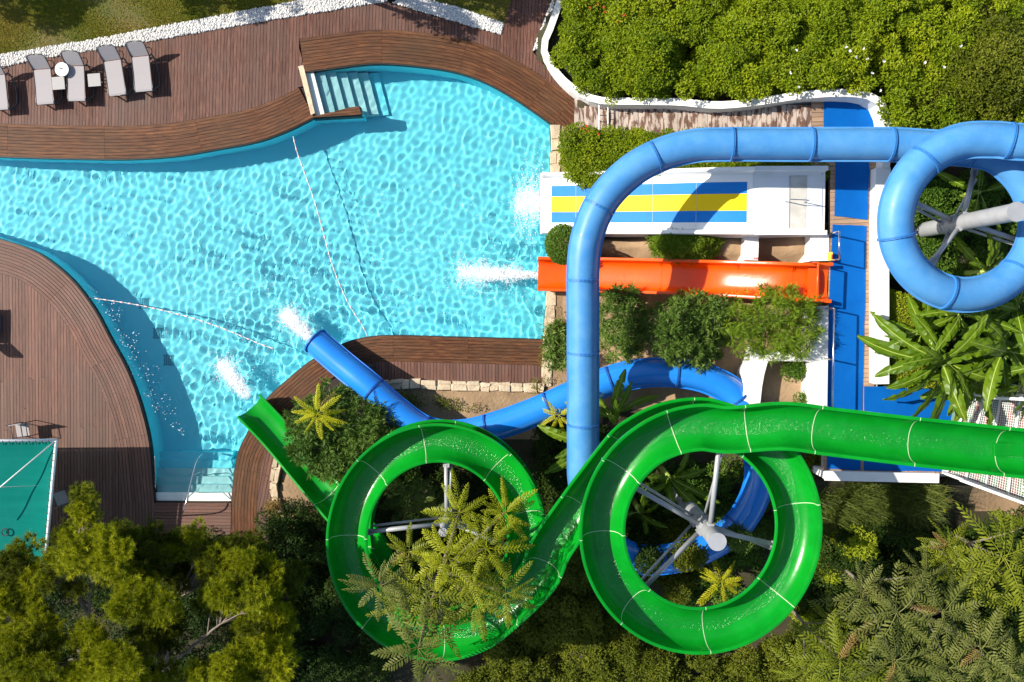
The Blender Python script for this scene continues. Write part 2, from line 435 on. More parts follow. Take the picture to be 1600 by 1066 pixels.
mb = MB(); mb.prism([tuple(q) for q in xy([(862, 196), (912, 200), (915, 612), (856, 612)])][::-1], -.5, .06); tag(mb.build('planter_soil', M['soil']), kind='structure')
# ------------------------------------------------------------------ pool
WATER_Z, FLOOR_Z = -.2, -1.4
pool = struct('pool')
mb = MB(); mb.add([(p[0], p[1], FLOOR_Z) for p in [(-30, 15), (-30, -12), (4, -12), (4, 15)]], [(0, 1, 2, 3)])
pf = mb.build('pool_floor', M['poolpaint'], pool); pf.cycles.is_caustics_receiver = True
mb = MB(); loop = np.vstack([POOL, POOL[:1]]); mb.ribbon(loop, FLOOR_Z - .05, -.10)
pw = mb.build('pool_wall', M['poolpaint'], pool); pw.cycles.is_caustics_receiver = True
# drains on the floor
for a, b in ((232, 474), (254, 520), (270, 562), (226, 620)):
    q = P(a, b, FLOOR_Z); mb = MB()
    for k in range(5): mb.box((q.x + (k - 2) * .075, q.y, FLOOR_Z + .012), (.05, .34, .02), 0)
    mb.box((q.x, q.y + .18, FLOOR_Z + .014), (.40, .04, .024)); mb.box((q.x, q.y - .18, FLOOR_Z + .014), (.40, .04, .024))
    d = mb.build('drain_grille', M['drain'], pool); d.cycles.is_caustics_receiver = True

# water surface: real ripples, so that the sun focuses through them
WX = np.arange(-21.3, 3.0, .028); WY = np.arange(-7.2, 10.4, .028)
GX, GY = np.meshgrid(WX, WY)
Z = np.zeros_like(GX)
jet = np.zeros_like(GX)
for a, b, s in ((760, 425, 2.6), (460, 500, 2.2), (370, 600, 1.9), (815, 310, 1.8), (640, 470, 2.6), (560, 420, 2.4), (330, 520, 1.6)):
    q = P(a, b, WATER_Z); jet = np.maximum(jet, np.exp(-((GX - q.x) ** 2 + (GY - q.y) ** 2) / (2 * s * s)))
rg = np.random.default_rng(5)
for i in range(46):
    wl = rg.uniform(.19, .42) if i < 34 else rg.uniform(.6, 1.3); k = 2 * math.pi / wl; th = rg.uniform(0, 2 * math.pi)
    ph = rg.uniform(0, 6.28)
    wob = .5 * np.sin(GX * .7 + ph) + .5 * np.sin(GY * .8 + 2 * ph)
    Z += .052 / 46 ** .5 / k * np.sin(k * (GX * math.cos(th) + GY * math.sin(th)) + ph + 1.4 * wob) * (1 + .25 * np.sin(.5 * GX + ph))
for i in range(40):
    wl = rg.uniform(.2, .4); k = 2 * math.pi / wl; th = rg.uniform(0, 2 * math.pi); ph = rg.uniform(0, 6.28)
    Z += jet * .055 / 40 ** .5 / k * np.sin(k * (GX * math.cos(th) + GY * math.sin(th)) + ph)
cx0 = P(150, 320)[0]; Z *= .74 + .30 * np.exp(-((GX - cx0) / 4.5) ** 2) + .22 * np.sin(GX * .55 + 1.1 * np.sin(GY * .6)) * np.sin(GY * .47 + .6)
for a, b, amp in ((830, 428, 1.0), (480, 535, .8), (385, 625, .7)):
    q = P(a, b, WATER_Z); r = np.hypot(GX - q.x, GY - q.y)
    Z += amp * .012 * np.sin(r * 9) * np.exp(-r / 2.2)
wm = bpy.data.materials.new('pool_water'); wm.use_nodes = True
nt = wm.node_tree; nt.nodes.remove(nt.nodes['Principled BSDF'])
gl = nt.nodes.new('ShaderNodeBsdfGlass'); gl.inputs['IOR'].default_value = 1.33; gl.inputs['Roughness'].default_value = 0
gl.inputs['Color'].default_value = (.93, .99, 1, 1)
nt.links.new(gl.outputs[0], nt.nodes['Material Output'].inputs[0])
big = POOL.mean(0) + (POOL - POOL.mean(0)) * 1.0
ins = inside(big, GX, GY)
# widen the sheet by a few cells so that it passes under the deck boards
for _ in range(3):
    t = ins.copy(); t[1:] |= ins[:-1]; t[:-1] |= ins[1:]; t[:, 1:] |= ins[:, :-1]; t[:, :-1] |= ins[:, 1:]; ins = t
n0, n1 = GX.shape; I = np.arange(n0 * n1).reshape(n0, n1)
cell = ins[:-1, :-1] & ins[1:, 1:] & ins[:-1, 1:] & ins[1:, :-1]
Q = np.stack([I[:-1, :-1], I[:-1, 1:], I[1:, 1:], I[1:, :-1]], -1)[cell]
u, inv = np.unique(Q, return_inverse=True)
Vw = np.stack([GX, GY, Z + WATER_Z], -1).reshape(-1, 3)[u]
water = link(bpy.data.objects.new('water', np_mesh('water', Vw, inv.reshape(-1, 4), [wm], True)))
tag(water, kind='structure'); water.cycles.is_caustics_caster = True

# ------------------------------------------------------------------ decks
def clip_strips(poly, ang, pitch):
    """boards across a polygon: yields (quad, u0, u1, v) in the plane"""
    ca, sa = math.cos(ang), math.sin(ang)
    U = poly @ np.array([[ca, -sa], [sa, ca]])
    v0 = U[:, 1].min(); v1 = U[:, 1].max()
    def cross(v):
        xs = []; n = len(U)
        for i in range(n):
            a, b = U[i], U[(i + 1) % n]
            if (a[1] > v) != (b[1] > v): xs.append(a[0] + (v - a[1]) / (b[1] - a[1]) * (b[0] - a[0]))
        return sorted(xs)
    k = 0; v = v0 + .0005
    while v < v1:
        lo, hi = v + .006, v + pitch - .006
        x0, x1, xm = cross(lo), cross(hi), cross((lo + hi) / 2)
        if len(x0) != len(xm): x0 = xm
        if len(x1) != len(xm): x1 = xm
        for j in range(0, len(xm) - 1, 2):
            q = [(x0[j], lo), (x0[j + 1], lo), (x1[j + 1], hi), (x1[j], hi)]
            if max(a[0] for a in q) - min(a[0] for a in q) < .12: continue
            yield [(a * ca - b * sa, a * sa + b * ca) for a, b in q], q
        v += pitch; k += 1

def cut_strip(w, uv):
    L_ = uv[1][0] - uv[0][0]
    if L_ < 3.6 or random.random() > .4: return [(w, uv)]
    f = random.uniform(.3, .7); g = .006 / L_
    mix = lambda a, b, t: tuple(x + (y - x) * t for x, y in zip(a, b))
    return [([w[0], mix(w[0], w[1], f - g), mix(w[3], w[2], f - g), w[3]], [uv[0], mix(uv[0], uv[1], f - g), mix(uv[3], uv[2], f - g), uv[3]]),
            ([mix(w[0], w[1], f + g), w[1], w[2], mix(w[3], w[2], f + g)], [mix(uv[0], uv[1], f + g), uv[1], uv[2], mix(uv[3], uv[2], f + g)])]
def planks(poly, ang, pitch, z, th, material, parent, name='plank'):
    for w, uv in [q for st_ in clip_strips(np.asarray(poly), ang, pitch) for q in cut_strip(*st_)]:
        mb = MB(); dz = random.uniform(-.003, .003)
        mb.prism(w, z - th, z + dz, uv); mb.build(name, material, parent)

def border(line, side, n, pitch, z, th, material, parent, seg=8, name='plank'):
    N = len(line)
    for k in range(n):
        o0 = offset(line, side * (k * pitch + .005)); o1 = offset(line, side * ((k + 1) * pitch - .007))
        for s in range(0, N - 1, seg):
            e = min(s + seg, N - 1)
            a = o0[s:e + 1].copy(); b = o1[s:e + 1].copy()
            for q in (a, b):
                t = (q[1] - q[0]); q[0] += t / (np.linalg.norm(t) + 1e-9) * .006
            pts = list(a) + list(b[::-1]); d = np.arange(len(a)) * .35
            uv = [(x, k * pitch) for x in d] + [(x, (k + 1) * pitch) for x in d[::-1]]
            if side > 0: pass
            else: pts = pts[::-1]; uv = uv[::-1]
            mb = MB(); mb.prism([tuple(p) for p in pts], z - th, z + random.uniform(0, .004), uv)
            mb.build(name, material, parent)

def slab(poly, z0, z1, material, name, parent):
    mb = MB(); mb.prism([tuple(p) for p in poly], z0, z1); return mb.build(name, material, parent)

def subdeck(poly, z, parent):
    # triangulated under-sheet
    from mathutils.geometry import tessellate_polygon
    vs = [Vector((p[0], p[1], z)) for p in poly]
    tr = tessellate_polygon([vs])
    mb = MB(); mb.add(vs, [tuple(t) for t in tr]); return mb.build('deck_base', M['subdeck'], parent)

deck = struct('pool_deck')
planks(DECK_UP, R(90 - 2.5), .116, 0, .05, M['deck'], deck)
subdeck(DECK_UP_ALL, -.06, deck)
rim = struct('deck_border')
border(A, 1, 10, .115, .003, .05, M['deck_border'], rim, 10)
border(B, 1, 10, .115, .003, .05, M['deck_border'], rim, 8)
planks(np.vstack([B_in[-1:], xy([(897, 152), (897, 203), (866, 198)]), B[-1:]]), R(-42), .115, .001, .05, M['deck_border'], rim)
spit = struct('deck_spit')
planks(xy([(478, 186), (565, 179), (561, 167), (488, 181)]), R(6), .10, .006, .06, M['deck_border'], spit)
ld = struct('left_deck')
planks(DECK_LEFT, R(89), .116, 0, .05, M['deck_left'], ld)
planks(np.vstack([L_in[-1:], xy([(188, 850), (241, 850), (241, 788)]), Lc[-1:]]), R(90), .115, -.001, .05, M['deck_left'], ld)
border(Lc, -1, 10, .115, .003, .05, M['deck_left'], ld, 9)
subdeck(DECK_LEFT_ALL, -.06, ld)
md = struct('lower_deck')
Mb = np.vstack([smooth2d(xy([(361, 850), (362, 786)]), .3)[:-1], Mc]); Mi = offset(Mb, -8 * .115)
border(Mb, -1, 8, .115, .003, .05, M['deck_border'], md, 9)
subdeck(DECK_MID_ALL, -.06, md)
jm = int(np.argmin(np.abs(Mi[:, 0] - P(545, 560)[0]))); 
planks(np.vstack([Mi[jm:], xy([(850, 598), (580, 597), (548, 588)])]), R(90), .116, 0, .05, M['deck_left'], md)
planks(np.vstack([Mi[:jm - 3], xy([(500, 625), (460, 690), (434, 735), (426, 790), (420, 850)])]), R(78), .116, 0, .05, M['deck_left'], md)
planks(xy([(241, 786), (361, 788), (360, 850), (241, 850)]), R(0), .116, -.002, .05, M['deck_left'], md)
fas = struct('deck_fascia')
for ln in (A, B, Lc, Mc):
    mb = MB(); s = 1 if ln is A or ln is B else -1
    a = offset(ln, s * -.03); b = offset(ln, s * .02)
    vs = [(p[0], p[1], -.02) for p in a] + [(p[0], p[1], -.225) for p in a] + [(p[0], p[1], -.02) for p in b] + [(p[0], p[1], -.225) for p in b]
    n = len(a); fs = []
    for i in range(n - 1):
        fs += [(i, i + 1, n + i + 1, n + i), (2 * n + i, 2 * n + i + 1, i + 1, i), (3 * n + i, 3 * n + i + 1, 2 * n + i + 1, 2 * n + i)]
    mb.add(vs, fs); mb.build('fascia_board', M['fascia'], fas)
mb = MB(); mb.ribbon(xy([(488, 185), (565, 180.5), (562, 165.5), (502, 179.5)]), -.5, -.05); mb.build('fascia_board', M['fascia'], fas)

# steps down into the pool, upper left
st = struct('pool_steps')
a0, a1 = P(472, 111), P(490, 179); dirx = (P(560, 105) - P(472, 113)).normalized()
for k in range(7):
    o0 = dirx * (.36 * k + (0 if k == 0 else 0)); o1 = dirx * (.36 * (k + 1))
    mb = MB(); zt = -.12 - .19 * k
    mb.prism([(a1 + o0)[:2], (a1 + o1)[:2], (a0 + o1)[:2], (a0 + o0)[:2]], FLOOR_Z, zt)
    s = mb.build('step', M['stepwhite'] if k < 1 else M['stepaqua'] if k < 6 else M['poolpaint'], st); s.cycles.is_caustics_receiver = True
mb = MB(); q = [P(466, 104), P(474, 102), P(492, 177), P(486, 180)]
mb.prism([p[:2] for p in q], -.3, .012); mb.build('kerb_stone', M['stone'], st)
st2 = struct('lower_pool_steps')
for k in range(6):
    y0, y1 = 783 - 13 * k, 783 - 13 * (k + 1)
    zt = -.10 - .17 * k
    q = [P(237, y0, zt), P(364, y0, zt), P(368, y1, zt), P(236, y1, zt)]
    mb = MB(); mb.prism([p[:2] for p in q], FLOOR_Z, zt)
    s = mb.build('step', M['stepwhite'] if k < 1 else M['stepaqua'] if k < 4 else M['poolpaint'], st2); s.cycles.is_caustics_receiver = True

def rail(name, label, pts, r=.022):
    t = thing(name, label, 'handrail', pts[0])
    mb = MB(); mb.tube(catmull(pts, .08)[:, :3], r, 8); mb.build('tube', M['chrome'], t, True)
    return t, mb
t, _ = rail('handrail', 'chrome handrail standing in the middle of the lower pool steps', [P(284, 806, 0), P(286, 800, .75), P(292, 780, .85), P(303, 735, .35), P(310, 716, .15), P(318, 708, -.25)])
for a, b, c in (((293, 778, .8), (304, 768, .5), (312, 770, -.1)), ((300, 745, .5), (310, 738, .2), (320, 742, -.5))):
    mb = MB(); mb.tube([P(*a), P(*b), P(*c)], .018, 6); mb.build('brace', M['chrome'], t, True)
rail('grab_rail', 'thin chrome grab rail on the pool wall beside the left deck', [P(240, 714, -.18), P(242, 716, .1), P(243, 760, .1), P(241, 763, -.18)], .018)

# ------------------------------------------------------------------ lawn and pebbles
lawn = struct('lawn')
lp = xy([(-200, 120), (0, 86), (130, 65), (275, 38), (400, 14), (482, -2), (520, -120), (-200, -160)])
mb = MB(); mb.add([(p[0], p[1], -.005) for p in lp], [tuple(range(len(lp)))[::-1]]); mb.build('lawn_soil', M['lawn'], lawn)
lp2 = xy([(650, -2), (722, 15), (787, 37), (800, -2), (815, -80), (600, -80)])
mb = MB(); mb.add([(p[0], p[1], -.005) for p in lp2], [tuple(range(len(lp2)))[::-1]]); mb.build('lawn_soil', M['lawn'], lawn)

def scatter(poly, n, rg=RNG):
    poly = np.asarray(poly); lo, hi = poly.min(0), poly.max(0); out = np.zeros((0, 2))
    while len(out) < n:
        p = rg.uniform(lo, hi, (n * 2, 2)); out = np.vstack([out, p[inside(poly, p[:, 0], p[:, 1])]])
    return out[:n]

OCT_V = np.array([(1, 0, 0), (0, 1, 0), (-1, 0, 0), (0, -1, 0), (0, 0, 1), (0, 0, -1)], float)
OCT_F = np.array([(0, 1, 4), (1, 2, 4), (2, 3, 4), (3, 0, 4), (1, 0, 5), (2, 1, 5), (3, 2, 5), (0, 3, 5)])
def blobs(name, pts, rad, mats, parent=None, smooth=True, flat=.6):
    n = len(pts); ang = RNG.uniform(0, 6.28, n)
    sx = rad * RNG.uniform(.7, 1.3, n); sy = rad * RNG.uniform(.7, 1.3, n); sz = rad * flat
    V = OCT_V[None] * np.stack([sx, sy, sz], -1)[:, None]
    c, s = np.cos(ang)[:, None], np.sin(ang)[:, None]
    X = V[..., 0] * c - V[..., 1] * s; Y = V[..., 0] * s + V[..., 1] * c
    V = np.stack([X, Y, V[..., 2]], -1) + pts[:, None]
    F = (OCT_F[None] + (np.arange(n) * 6)[:, None, None]).reshape(-1, 3)
    o = bpy.data.objects.new(name, np_mesh(name, V.reshape(-1, 3), F, mats, smooth)); return link(o, parent)

for poly, n in ((xy([(-140, 112), (0, 86), (130, 65), (275, 38), (400, 14), (482, -1), (600, -18), (605, 2), (400, 35), (220, 67), (45, 95), (0, 107), (-140, 131)]), 9000),
                (xy([(612, 4), (650, -4), (722, 14), (787, 37), (782, 54)]), 2600), (xy([(868, -30), (885, -30), (877, 0), (848, 72), (833, 80), (864, 0)]), 1500)):
    p2 = scatter(poly, n); o = blobs('pebbles', np.c_[p2, RNG.uniform(.0, .04, n)], RNG.uniform(.028, .06, n), [M['pebble']])
    tag(o, kind='stuff')
    mb = MB(); mb.add([(p[0], p[1], -.008) for p in poly], [tuple(range(len(poly)))[::-1]]); b = mb.build('pebble_bed', M['pebble']); tag(b, kind='structure')

def blades(name, p3, length, width, matn, lean=.5, parent=None):
    n = len(p3); th = RNG.uniform(0, 6.28, n); ln = length * RNG.uniform(.6, 1.3, n)
    le = lean * RNG.uniform(.2, 1.4, n)
    d = np.stack([np.cos(th) * le, np.sin(th) * le, np.ones(n)], -1); d /= np.linalg.norm(d, axis=1)[:, None]
    s = np.stack([-np.sin(th), np.cos(th), np.zeros(n)], -1) * width / 2
    V = np.stack([p3 - s, p3 + s, p3 + d * ln[:, None]], 1)
    o = bpy.data.objects.new(name, np_mesh(name, V.reshape(-1, 3), np.arange(3 * n).reshape(-1, 3), [LM[matn]], False, {'tint': np.repeat(RNG.uniform(0, 1, n), 3)}))
    return link(o, parent)
vis = xy([(-20, 92), (130, 65), (275, 38), (400, 14), (482, -2), (500, -20), (-20, -20)])
p2 = scatter(vis, 60000)
keep = (np.sin(p2[:, 0] * 1.3 + 2 * np.sin(p2[:, 1] * 1.1)) * np.sin(p2[:, 1] * 1.9 + p2[:, 0] * .4) + RNG.normal(0, .5, len(p2))) > -.15
p2 = p2[keep]
tag(blades('grass', np.c_[p2, np.full(len(p2), -.003)], .075, .026, 'grass', 2.6), kind='stuff')
p2 = scatter(lp2, 9000); tag(blades('grass', np.c_[p2, np.full(len(p2), -.003)], .075, .026, 'grass', 2.6), kind='stuff')

# ------------------------------------------------------------------ walls, walkway, stair
def wall_path(name, label, pts, width, height, z_below, material=None, cat='wall', cap=None):
    """a wall along pixel points with their own top heights"""
    w = thing(name, label, cat, (*P(*pts[0][:2], pts[0][2])[:2], 0))
    pp = catmull([tuple(P(a, b, z)) for a, b, z in pts], .4)
    L = offset(pp[:, :2], width / 2); Rr = offset(pp[:, :2], -width / 2); n = len(pp)
    vs = [(*L[i], pp[i, 2]) for i in range(n)] + [(*Rr[i], pp[i, 2]) for i in range(n)]
    vs += [(*L[i], pp[i, 2] - height) for i in range(n)] + [(*Rr[i], pp[i, 2] - height) for i in range(n)]
    fs = []
    for i in range(n - 1):
        fs += [(i, n + i, n + i + 1, i + 1), (2 * n + i, i, i + 1, 2 * n + i + 1), (n + i, 3 * n + i, 3 * n + i + 1, n + i + 1)]
    fs += [(0, 2 * n, 3 * n, n), (n - 1, 2 * n - 1, 4 * n - 1, 3 * n - 1)]
    mb = MB(); mb.add(vs, fs); mb.build('wall_body', material or M['white'], w)
    # coping, a little wider than the wall
    cw = width / 2 + .04
    L = offset(pp[:, :2], cw); Rr = offset(pp[:, :2], -cw)
    vs = [(*L[i], pp[i, 2] + .06) for i in range(n)] + [(*Rr[i], pp[i, 2] + .06) for i in range(n)] + [(*L[i], pp[i, 2] + .003) for i in range(n)] + [(*Rr[i], pp[i, 2] + .003) for i in range(n)]
    mb = MB(); mb.add(vs, fs); mb.build('coping', material or M['white'], w)
    return w

wall_path('boundary_wall', 'long curved white wall between the wooden stair and the bright hedge',
          [(878, -6, .5), (858, 50, .5), (849, 76, .5), (866, 110, .55), (897, 140, .7), (935, 157, 1.0), (1000, 159, 1.5), (1060, 160, 1.9), (1120, 165, 2.35), (1180, 160, 2.8), (1240, 151, 3.2), (1300, 146, 3.5), (1345, 148, 3.5), (1372, 158, 3.5), (1383, 180, 3.5), (1387, 215, 3.4), (1383, 262, 3.3)], .15, 2.6, 0)

stair = struct('wooden_stair')
NST = 24
for k in range(NST):
    xa, xb = 897 + (1268 - 897) * k / NST, 897 + (1268 - 897) * (k + 1) / NST
    z = .117 * (k + 1)
    ya = 158 + (0 if k < 4 else 6) if k > 2 else 150 + k * 2
    yb = 212
    for h in range(2):
        x0 = xa + (xb - xa) * h / 2; x1 = xa + (xb - xa) * (h + 1) / 2
        p0, p1 = P(x0, ya, z), P(x1, ya, z); q0, q1 = P(x0, yb, z), P(x1, yb, z)
        g = .006
        mb = MB()
        mb.prism([(q0.x + g, q0.y), (q1.x - g, q1.y), (p1.x - g, p1.y), (p0.x + g, p0.y)], z - .04 if h else z - .05, z + .002 * h,
                 [(0, k), (.14, k), (.14, k + 1.4), (0, k + 1.4)])
        mb.build('tread', M['tread'], stair)
    p0, q0 = P(xa, ya, z), P(xa, yb, z)
    mb = MB(); mb.prism([(q0.x + .012, q0.y), (q0.x + .035, q0.y), (p0.x + .035, p0.y), (p0.x + .012, p0.y)], z - .16, z - .052); mb.build('riser', M['deck_border'], stair)
mb = MB()
q = [P(930, 153, .7), P(937, 153, .7), P(938, 208, .7), P(931, 208, .7)]
gt = thing('stair_gate', 'low white gate across the wooden stair beside the flowering hedge', 'gate', P(934, 208, .4))
for yy in (160, 170, 180, 190, 200):
    mb = MB(); a, b = P(936, yy, .75), P(950, yy + 1, .75); mb.tube([a, b], .015, 6); mb.build('bar', M['frame'], gt)
for xx in (936, 950):
    mb = MB(); a, b = P(xx, 156, .78), P(xx, 207, .78); mb.tube([(a.x, a.y, .3), a, b, (b.x, b.y, .3)], .022, 6); mb.build('rail', M['paintwhite'], gt)

ZP = 2.8
walk = struct('walkway')
planks(xy([(1268, 155), (1290, 152), (1384, 160), (1384, 270), (1366, 270), (1366, 625), (1346, 640), (1346, 740), (1286, 740), (1298, 360), (1298, 262), (1268, 262)], ZP), R(2), .14, ZP, .05, M['walk'], walk)
planks(xy([(1347, 606), (1600, 606), (1600, 740), (1347, 740)], ZP), R(90), .14, ZP, .05, M['walk'], walk)
slab(xy([(1268, 155), (1290, 152), (1384, 160), (1384, 270), (1366, 270), (1366, 604), (1600, 604), (1600, 742), (1286, 742), (1298, 360), (1298, 262), (1268, 262)], ZP - .3)[::-1], ZP - .5, ZP - .07, M['concrete'], 'walkway_slab', walk)
def mat_sheet(label, pts, z):
    mb = MB(); q = xy(pts, z)
    sp = []
    for i in range(len(q)):
        a, b = q[i], q[(i + 1) % len(q)]
        for t in np.linspace(0, 1, 6, endpoint=False): sp.append(a + (b - a) * t + RNG.normal(0, .006, 2))
    mb.prism([tuple(p) for p in sp][::-1], z - .015, z)
    o = mb.build('blue_mat', M['mat']); tag(o, label, 'mat', 'blue mats on the walkway'); return o
mat_sheet('wide blue rubber mat at the top of the wooden stair', [(1287, 158), (1364, 160), (1366, 250), (1288, 250)], ZP + .022)
mat_sheet('short blue rubber mat beside the white platform with the worn hatch', [(1306, 236), (1359, 236), (1356, 344), (1304, 337)], ZP + .04)
mat_sheet('long blue rubber mat beside the top of the orange slide with railing shadows', [(1301, 351), (1354, 353), (1350, 540), (1345, 735), (1292, 733), (1293, 540)], ZP + .022)
mat_sheet('blue rubber mat under the banana leaves at the foot of the stair tower', [(1350, 604), (1520, 604), (1520, 738), (1350, 735)], ZP + .022)

wall_path('planter_wall', 'straight white wall between the blue mats and the clipped hedge', [(1379, 262, 3.25), (1377, 400, 3.25), (1377, 500, 3.25), (1377, 600, 3.25)], .36, 1.6, 0)
wall_path('planter_kerb', 'white kerb wall between the blue mat and the dry bed with small shrub', [(1281, 478, 2.9), (1280, 560, 2.9), (1279, 636, 2.9)], .42, 1.6, 0)
wall_path('slanted_wall', 'slanted white wall beside the blue tube near the green channel', [(1190, 545, 2.3), (1178, 590, 2.3), (1172, 640, 2.3)], .5, 1.8, 0)
wall_path('cross_wall', 'short white wall under the feathery bush joining the kerb', [(1195, 557, 2.5), (1230, 557, 2.55), (1266, 558, 2.6)], .22, 1.2, 0)
wall_path('divider_wall', 'white divider wall between the wide slide and orange slide', [(1174, 364, 2.2), (1174, 385, 2.2), (1173, 407, 2.2)], .36, 1.5, 0)
wall_path('end_wall', 'white end wall beside the yellow sign at the top of the orange slide', [(1280, 366, 2.75), (1280, 387, 2.75), (1280, 408, 2.75)], .5, 1.6, 0)
wall_path('lower_white_wall', 'low white wall along the foot of the blue mats below the green channel', [(1288, 743, 3.1), (1370, 745, 3.1), (1466, 747, 3.1)], .22, 1.9, 0)

# pool side stone walls, stone by stone
def stone_wall(name, label, pts, width, z0, z1, step=.42):
    w = thing(name, label, 'stone wall', (*P(*pts[0])[:2], 0))
    ln = catmull([tuple(P(a, b, 0)) for a, b in pts], .06)[:, :2]
    d = np.r_[0, np.cumsum(np.linalg.norm(np.diff(ln, axis=0), axis=1))]
    Lf, Rt = offset(ln, width / 2), offset(ln, -width / 2)
    s = 0
    def at(arr, t): return np.array([np.interp(t, d, arr[:, 0]), np.interp(t, d, arr[:, 1])])
    mb = MB(); vs = []; 
    li, ri = offset(ln, width / 2 - .05), offset(ln, -width / 2 + .05); n = len(ln)
    vs = [(*p, z1 - .04) for p in li] + [(*p, z1 - .04) for p in ri] + [(*p, z0) for p in li] + [(*p, z0) for p in ri]
    fs = []
    for i in range(n - 1): fs += [(i, n + i, n + i + 1, i + 1), (2 * n + i, i, i + 1, 2 * n + i + 1), (n + i, 3 * n + i, 3 * n + i + 1, n + i + 1)]
    mb.add(vs, fs); mb.build('mortar', M['stone'], w)
    while s < d[-1] - .1:
        e = min(d[-1], s + step * random.uniform(.6, 1.3))
        m = .5 + random.uniform(-.25, .25)
        rows = [(0, 1)] if random.random() < .5 else [(0, m), (m, 1)]
        for a, b in rows:
            g = .009
            c = []
            for t, f in ((s + g, a), (e - g, a), (e - g, b), (s + g, b)):
                p = at(Lf, t) * (1 - f) + at(Rt, t) * f; q = at(Lf, (s + e) / 2) * .5 + at(Rt, (s + e) / 2) * .5
                p = p + (q - p) * .03 + RNG.normal(0, .018, 2); c.append(tuple(p))
            c = c[::-1]
            zt = z1 + random.uniform(-.03, .03)
            ctr = np.mean(c, axis=0); top = [tuple(np.array(p) + (ctr - p) * .1) for p in c]
            mb = MB(); vs = [(*p, z0) for p in c] + [(*p, zt - .03) for p in c] + [(*p, zt + random.uniform(-.012, .012)) for p in top]
            fs = [(8, 9, 10, 11)]
            for i in range(4):
                j = (i + 1) % 4; fs += [(i, j, j + 4, i + 4), (i + 4, j + 4, j + 8, i + 8)]
            mb.add(vs, fs); mb.build('stone', M['stone'], w)
        s = e
    return w
stone_wall('stone_wall', 'beige stone wall at the pool edge beside the flowering hedge', [(869, 196), (868, 235), (867, 273)], .36, -1.5, .12, .5)
stone_wall('stone_wall', 'beige stone wall at the pool edge below the orange slide', [(862, 455), (859, 500), (856, 540), (854, 604)], .36, -1.5, .12, .5)
stone_wall('stone_kerb', 'pale stone kerb along the bottom of the lower deck', [(578, 604), (620, 600), (700, 602), (780, 604), (850, 606)], .34, -.3, .14, .45)
stone_wall('stone_kerb', 'curved pale stone kerb beside the green slide outlet', [(440, 700), (431, 740), (430, 775), (438, 800)], .3, -.3, .14, .4)
w = thing('hedge_wall', 'short white wall stub between pool edge and flowering hedge', 'wall', P(885, 222, 0))
mb = MB(); q = xy([(876, 218), (892, 217), (892, 228), (876, 229)], .4); mb.prism([tuple(p) for p in q][::-1], -.3, .42); mb.build('wall_body', M['white'], w)

# ------------------------------------------------------------------ wide slide
zs0, zs1 = .22, 2.85
cL, cR = P(847, 318, zs0), P(1176, 315, zs1)
ws = thing('wide_slide', 'wide white slide with blue and yellow stripes ending in the pool', 'slide', (cL.x, cL.y, 0))
def zprof(t):
    t = min(max(t, 0), 1)
    s = max(0, (t - .04) / .96)
    return zs0 + (zs1 - zs0) * (s * s * (3 - 2 * s) * .18 + s * .82)
NS = 40
xs = np.linspace(cL.x, cR.x, NS + 1)
yc = lambda x: cL.y + (cR.y - cL.y) * (x - cL.x) / (cR.x - cL.x)
HWD = .98
def strip(y0, y1, dz, i0=0, i1=NS):
    vs, fs = [], []
    for i in range(i0, i1 + 1):
        z = zprof(i / NS) + dz; c = yc(xs[i]); vs += [(xs[i], c + y0, z), (xs[i], c + y1, z)]
    for i in range(i1 - i0): fs.append((2 * i, 2 * i + 2, 2 * i + 3, 2 * i + 1))
    return vs, fs
mb = MB(); mb.add(*strip(-HWD + .1, HWD - .1, 0)); mb.build('slide_bed', M['whitegel'], ws, True)
ia, ib = 2, NS - 1
for y0, y1, m in ((.25, .62, 'laneblue'), (-.29, .25, 'laneyellow'), (-.66, -.29, 'laneblue')):
    mb = MB(); mb.add(*strip(y0 + .001, y1 - .001, .006, ia, ib)); mb.build('lane', M[m], ws, True)
for xi in (7, 14, 22, 30):
    mb = MB(); mb.add(*strip(-.80, .80, .0085, xi, xi)); z = zprof(xi / NS); c = yc(xs[xi])
    mb = MB(); mb.add([(xs[xi], c - .8, z + .009), (xs[xi] + .012, c - .8, z + .0105), (xs[xi] + .012, c + .8, z + .0105), (xs[xi], c + .8, z + .009)], [(0, 1, 2, 3)]); mb.build('joint', M['greygel'], ws)
for sgn in (1, -1):
    vs, fs = [], []
    for i in range(NS + 1):
        z = zprof(i / NS); c = yc(xs[i])
        for y, zz in ((HWD - .1, z - .02), (HWD - .06, z + .22), (HWD - .03, z + .26), (HWD + .05, z + .26), (HWD + .08, z + .22), (HWD + .08, z - 1.0)):
            vs.append((xs[i], c + sgn * y, zz))
    for i in range(NS):
        for k in range(5): fs.append((6 * i + k, 6 * i + k + 1, 6 * i + k + 7, 6 * i + k + 6))
    mb = MB(); mb.add(vs, fs); shade_auto(mb.build('side_wall', M['whitegel'], ws))
mb = MB(); z = zs0; mb.box((cL.x - .02, cL.y, z - .10), (.10, 2 * HWD + .16, .18)); mb.build('front_lip', M['whitegel'], ws)
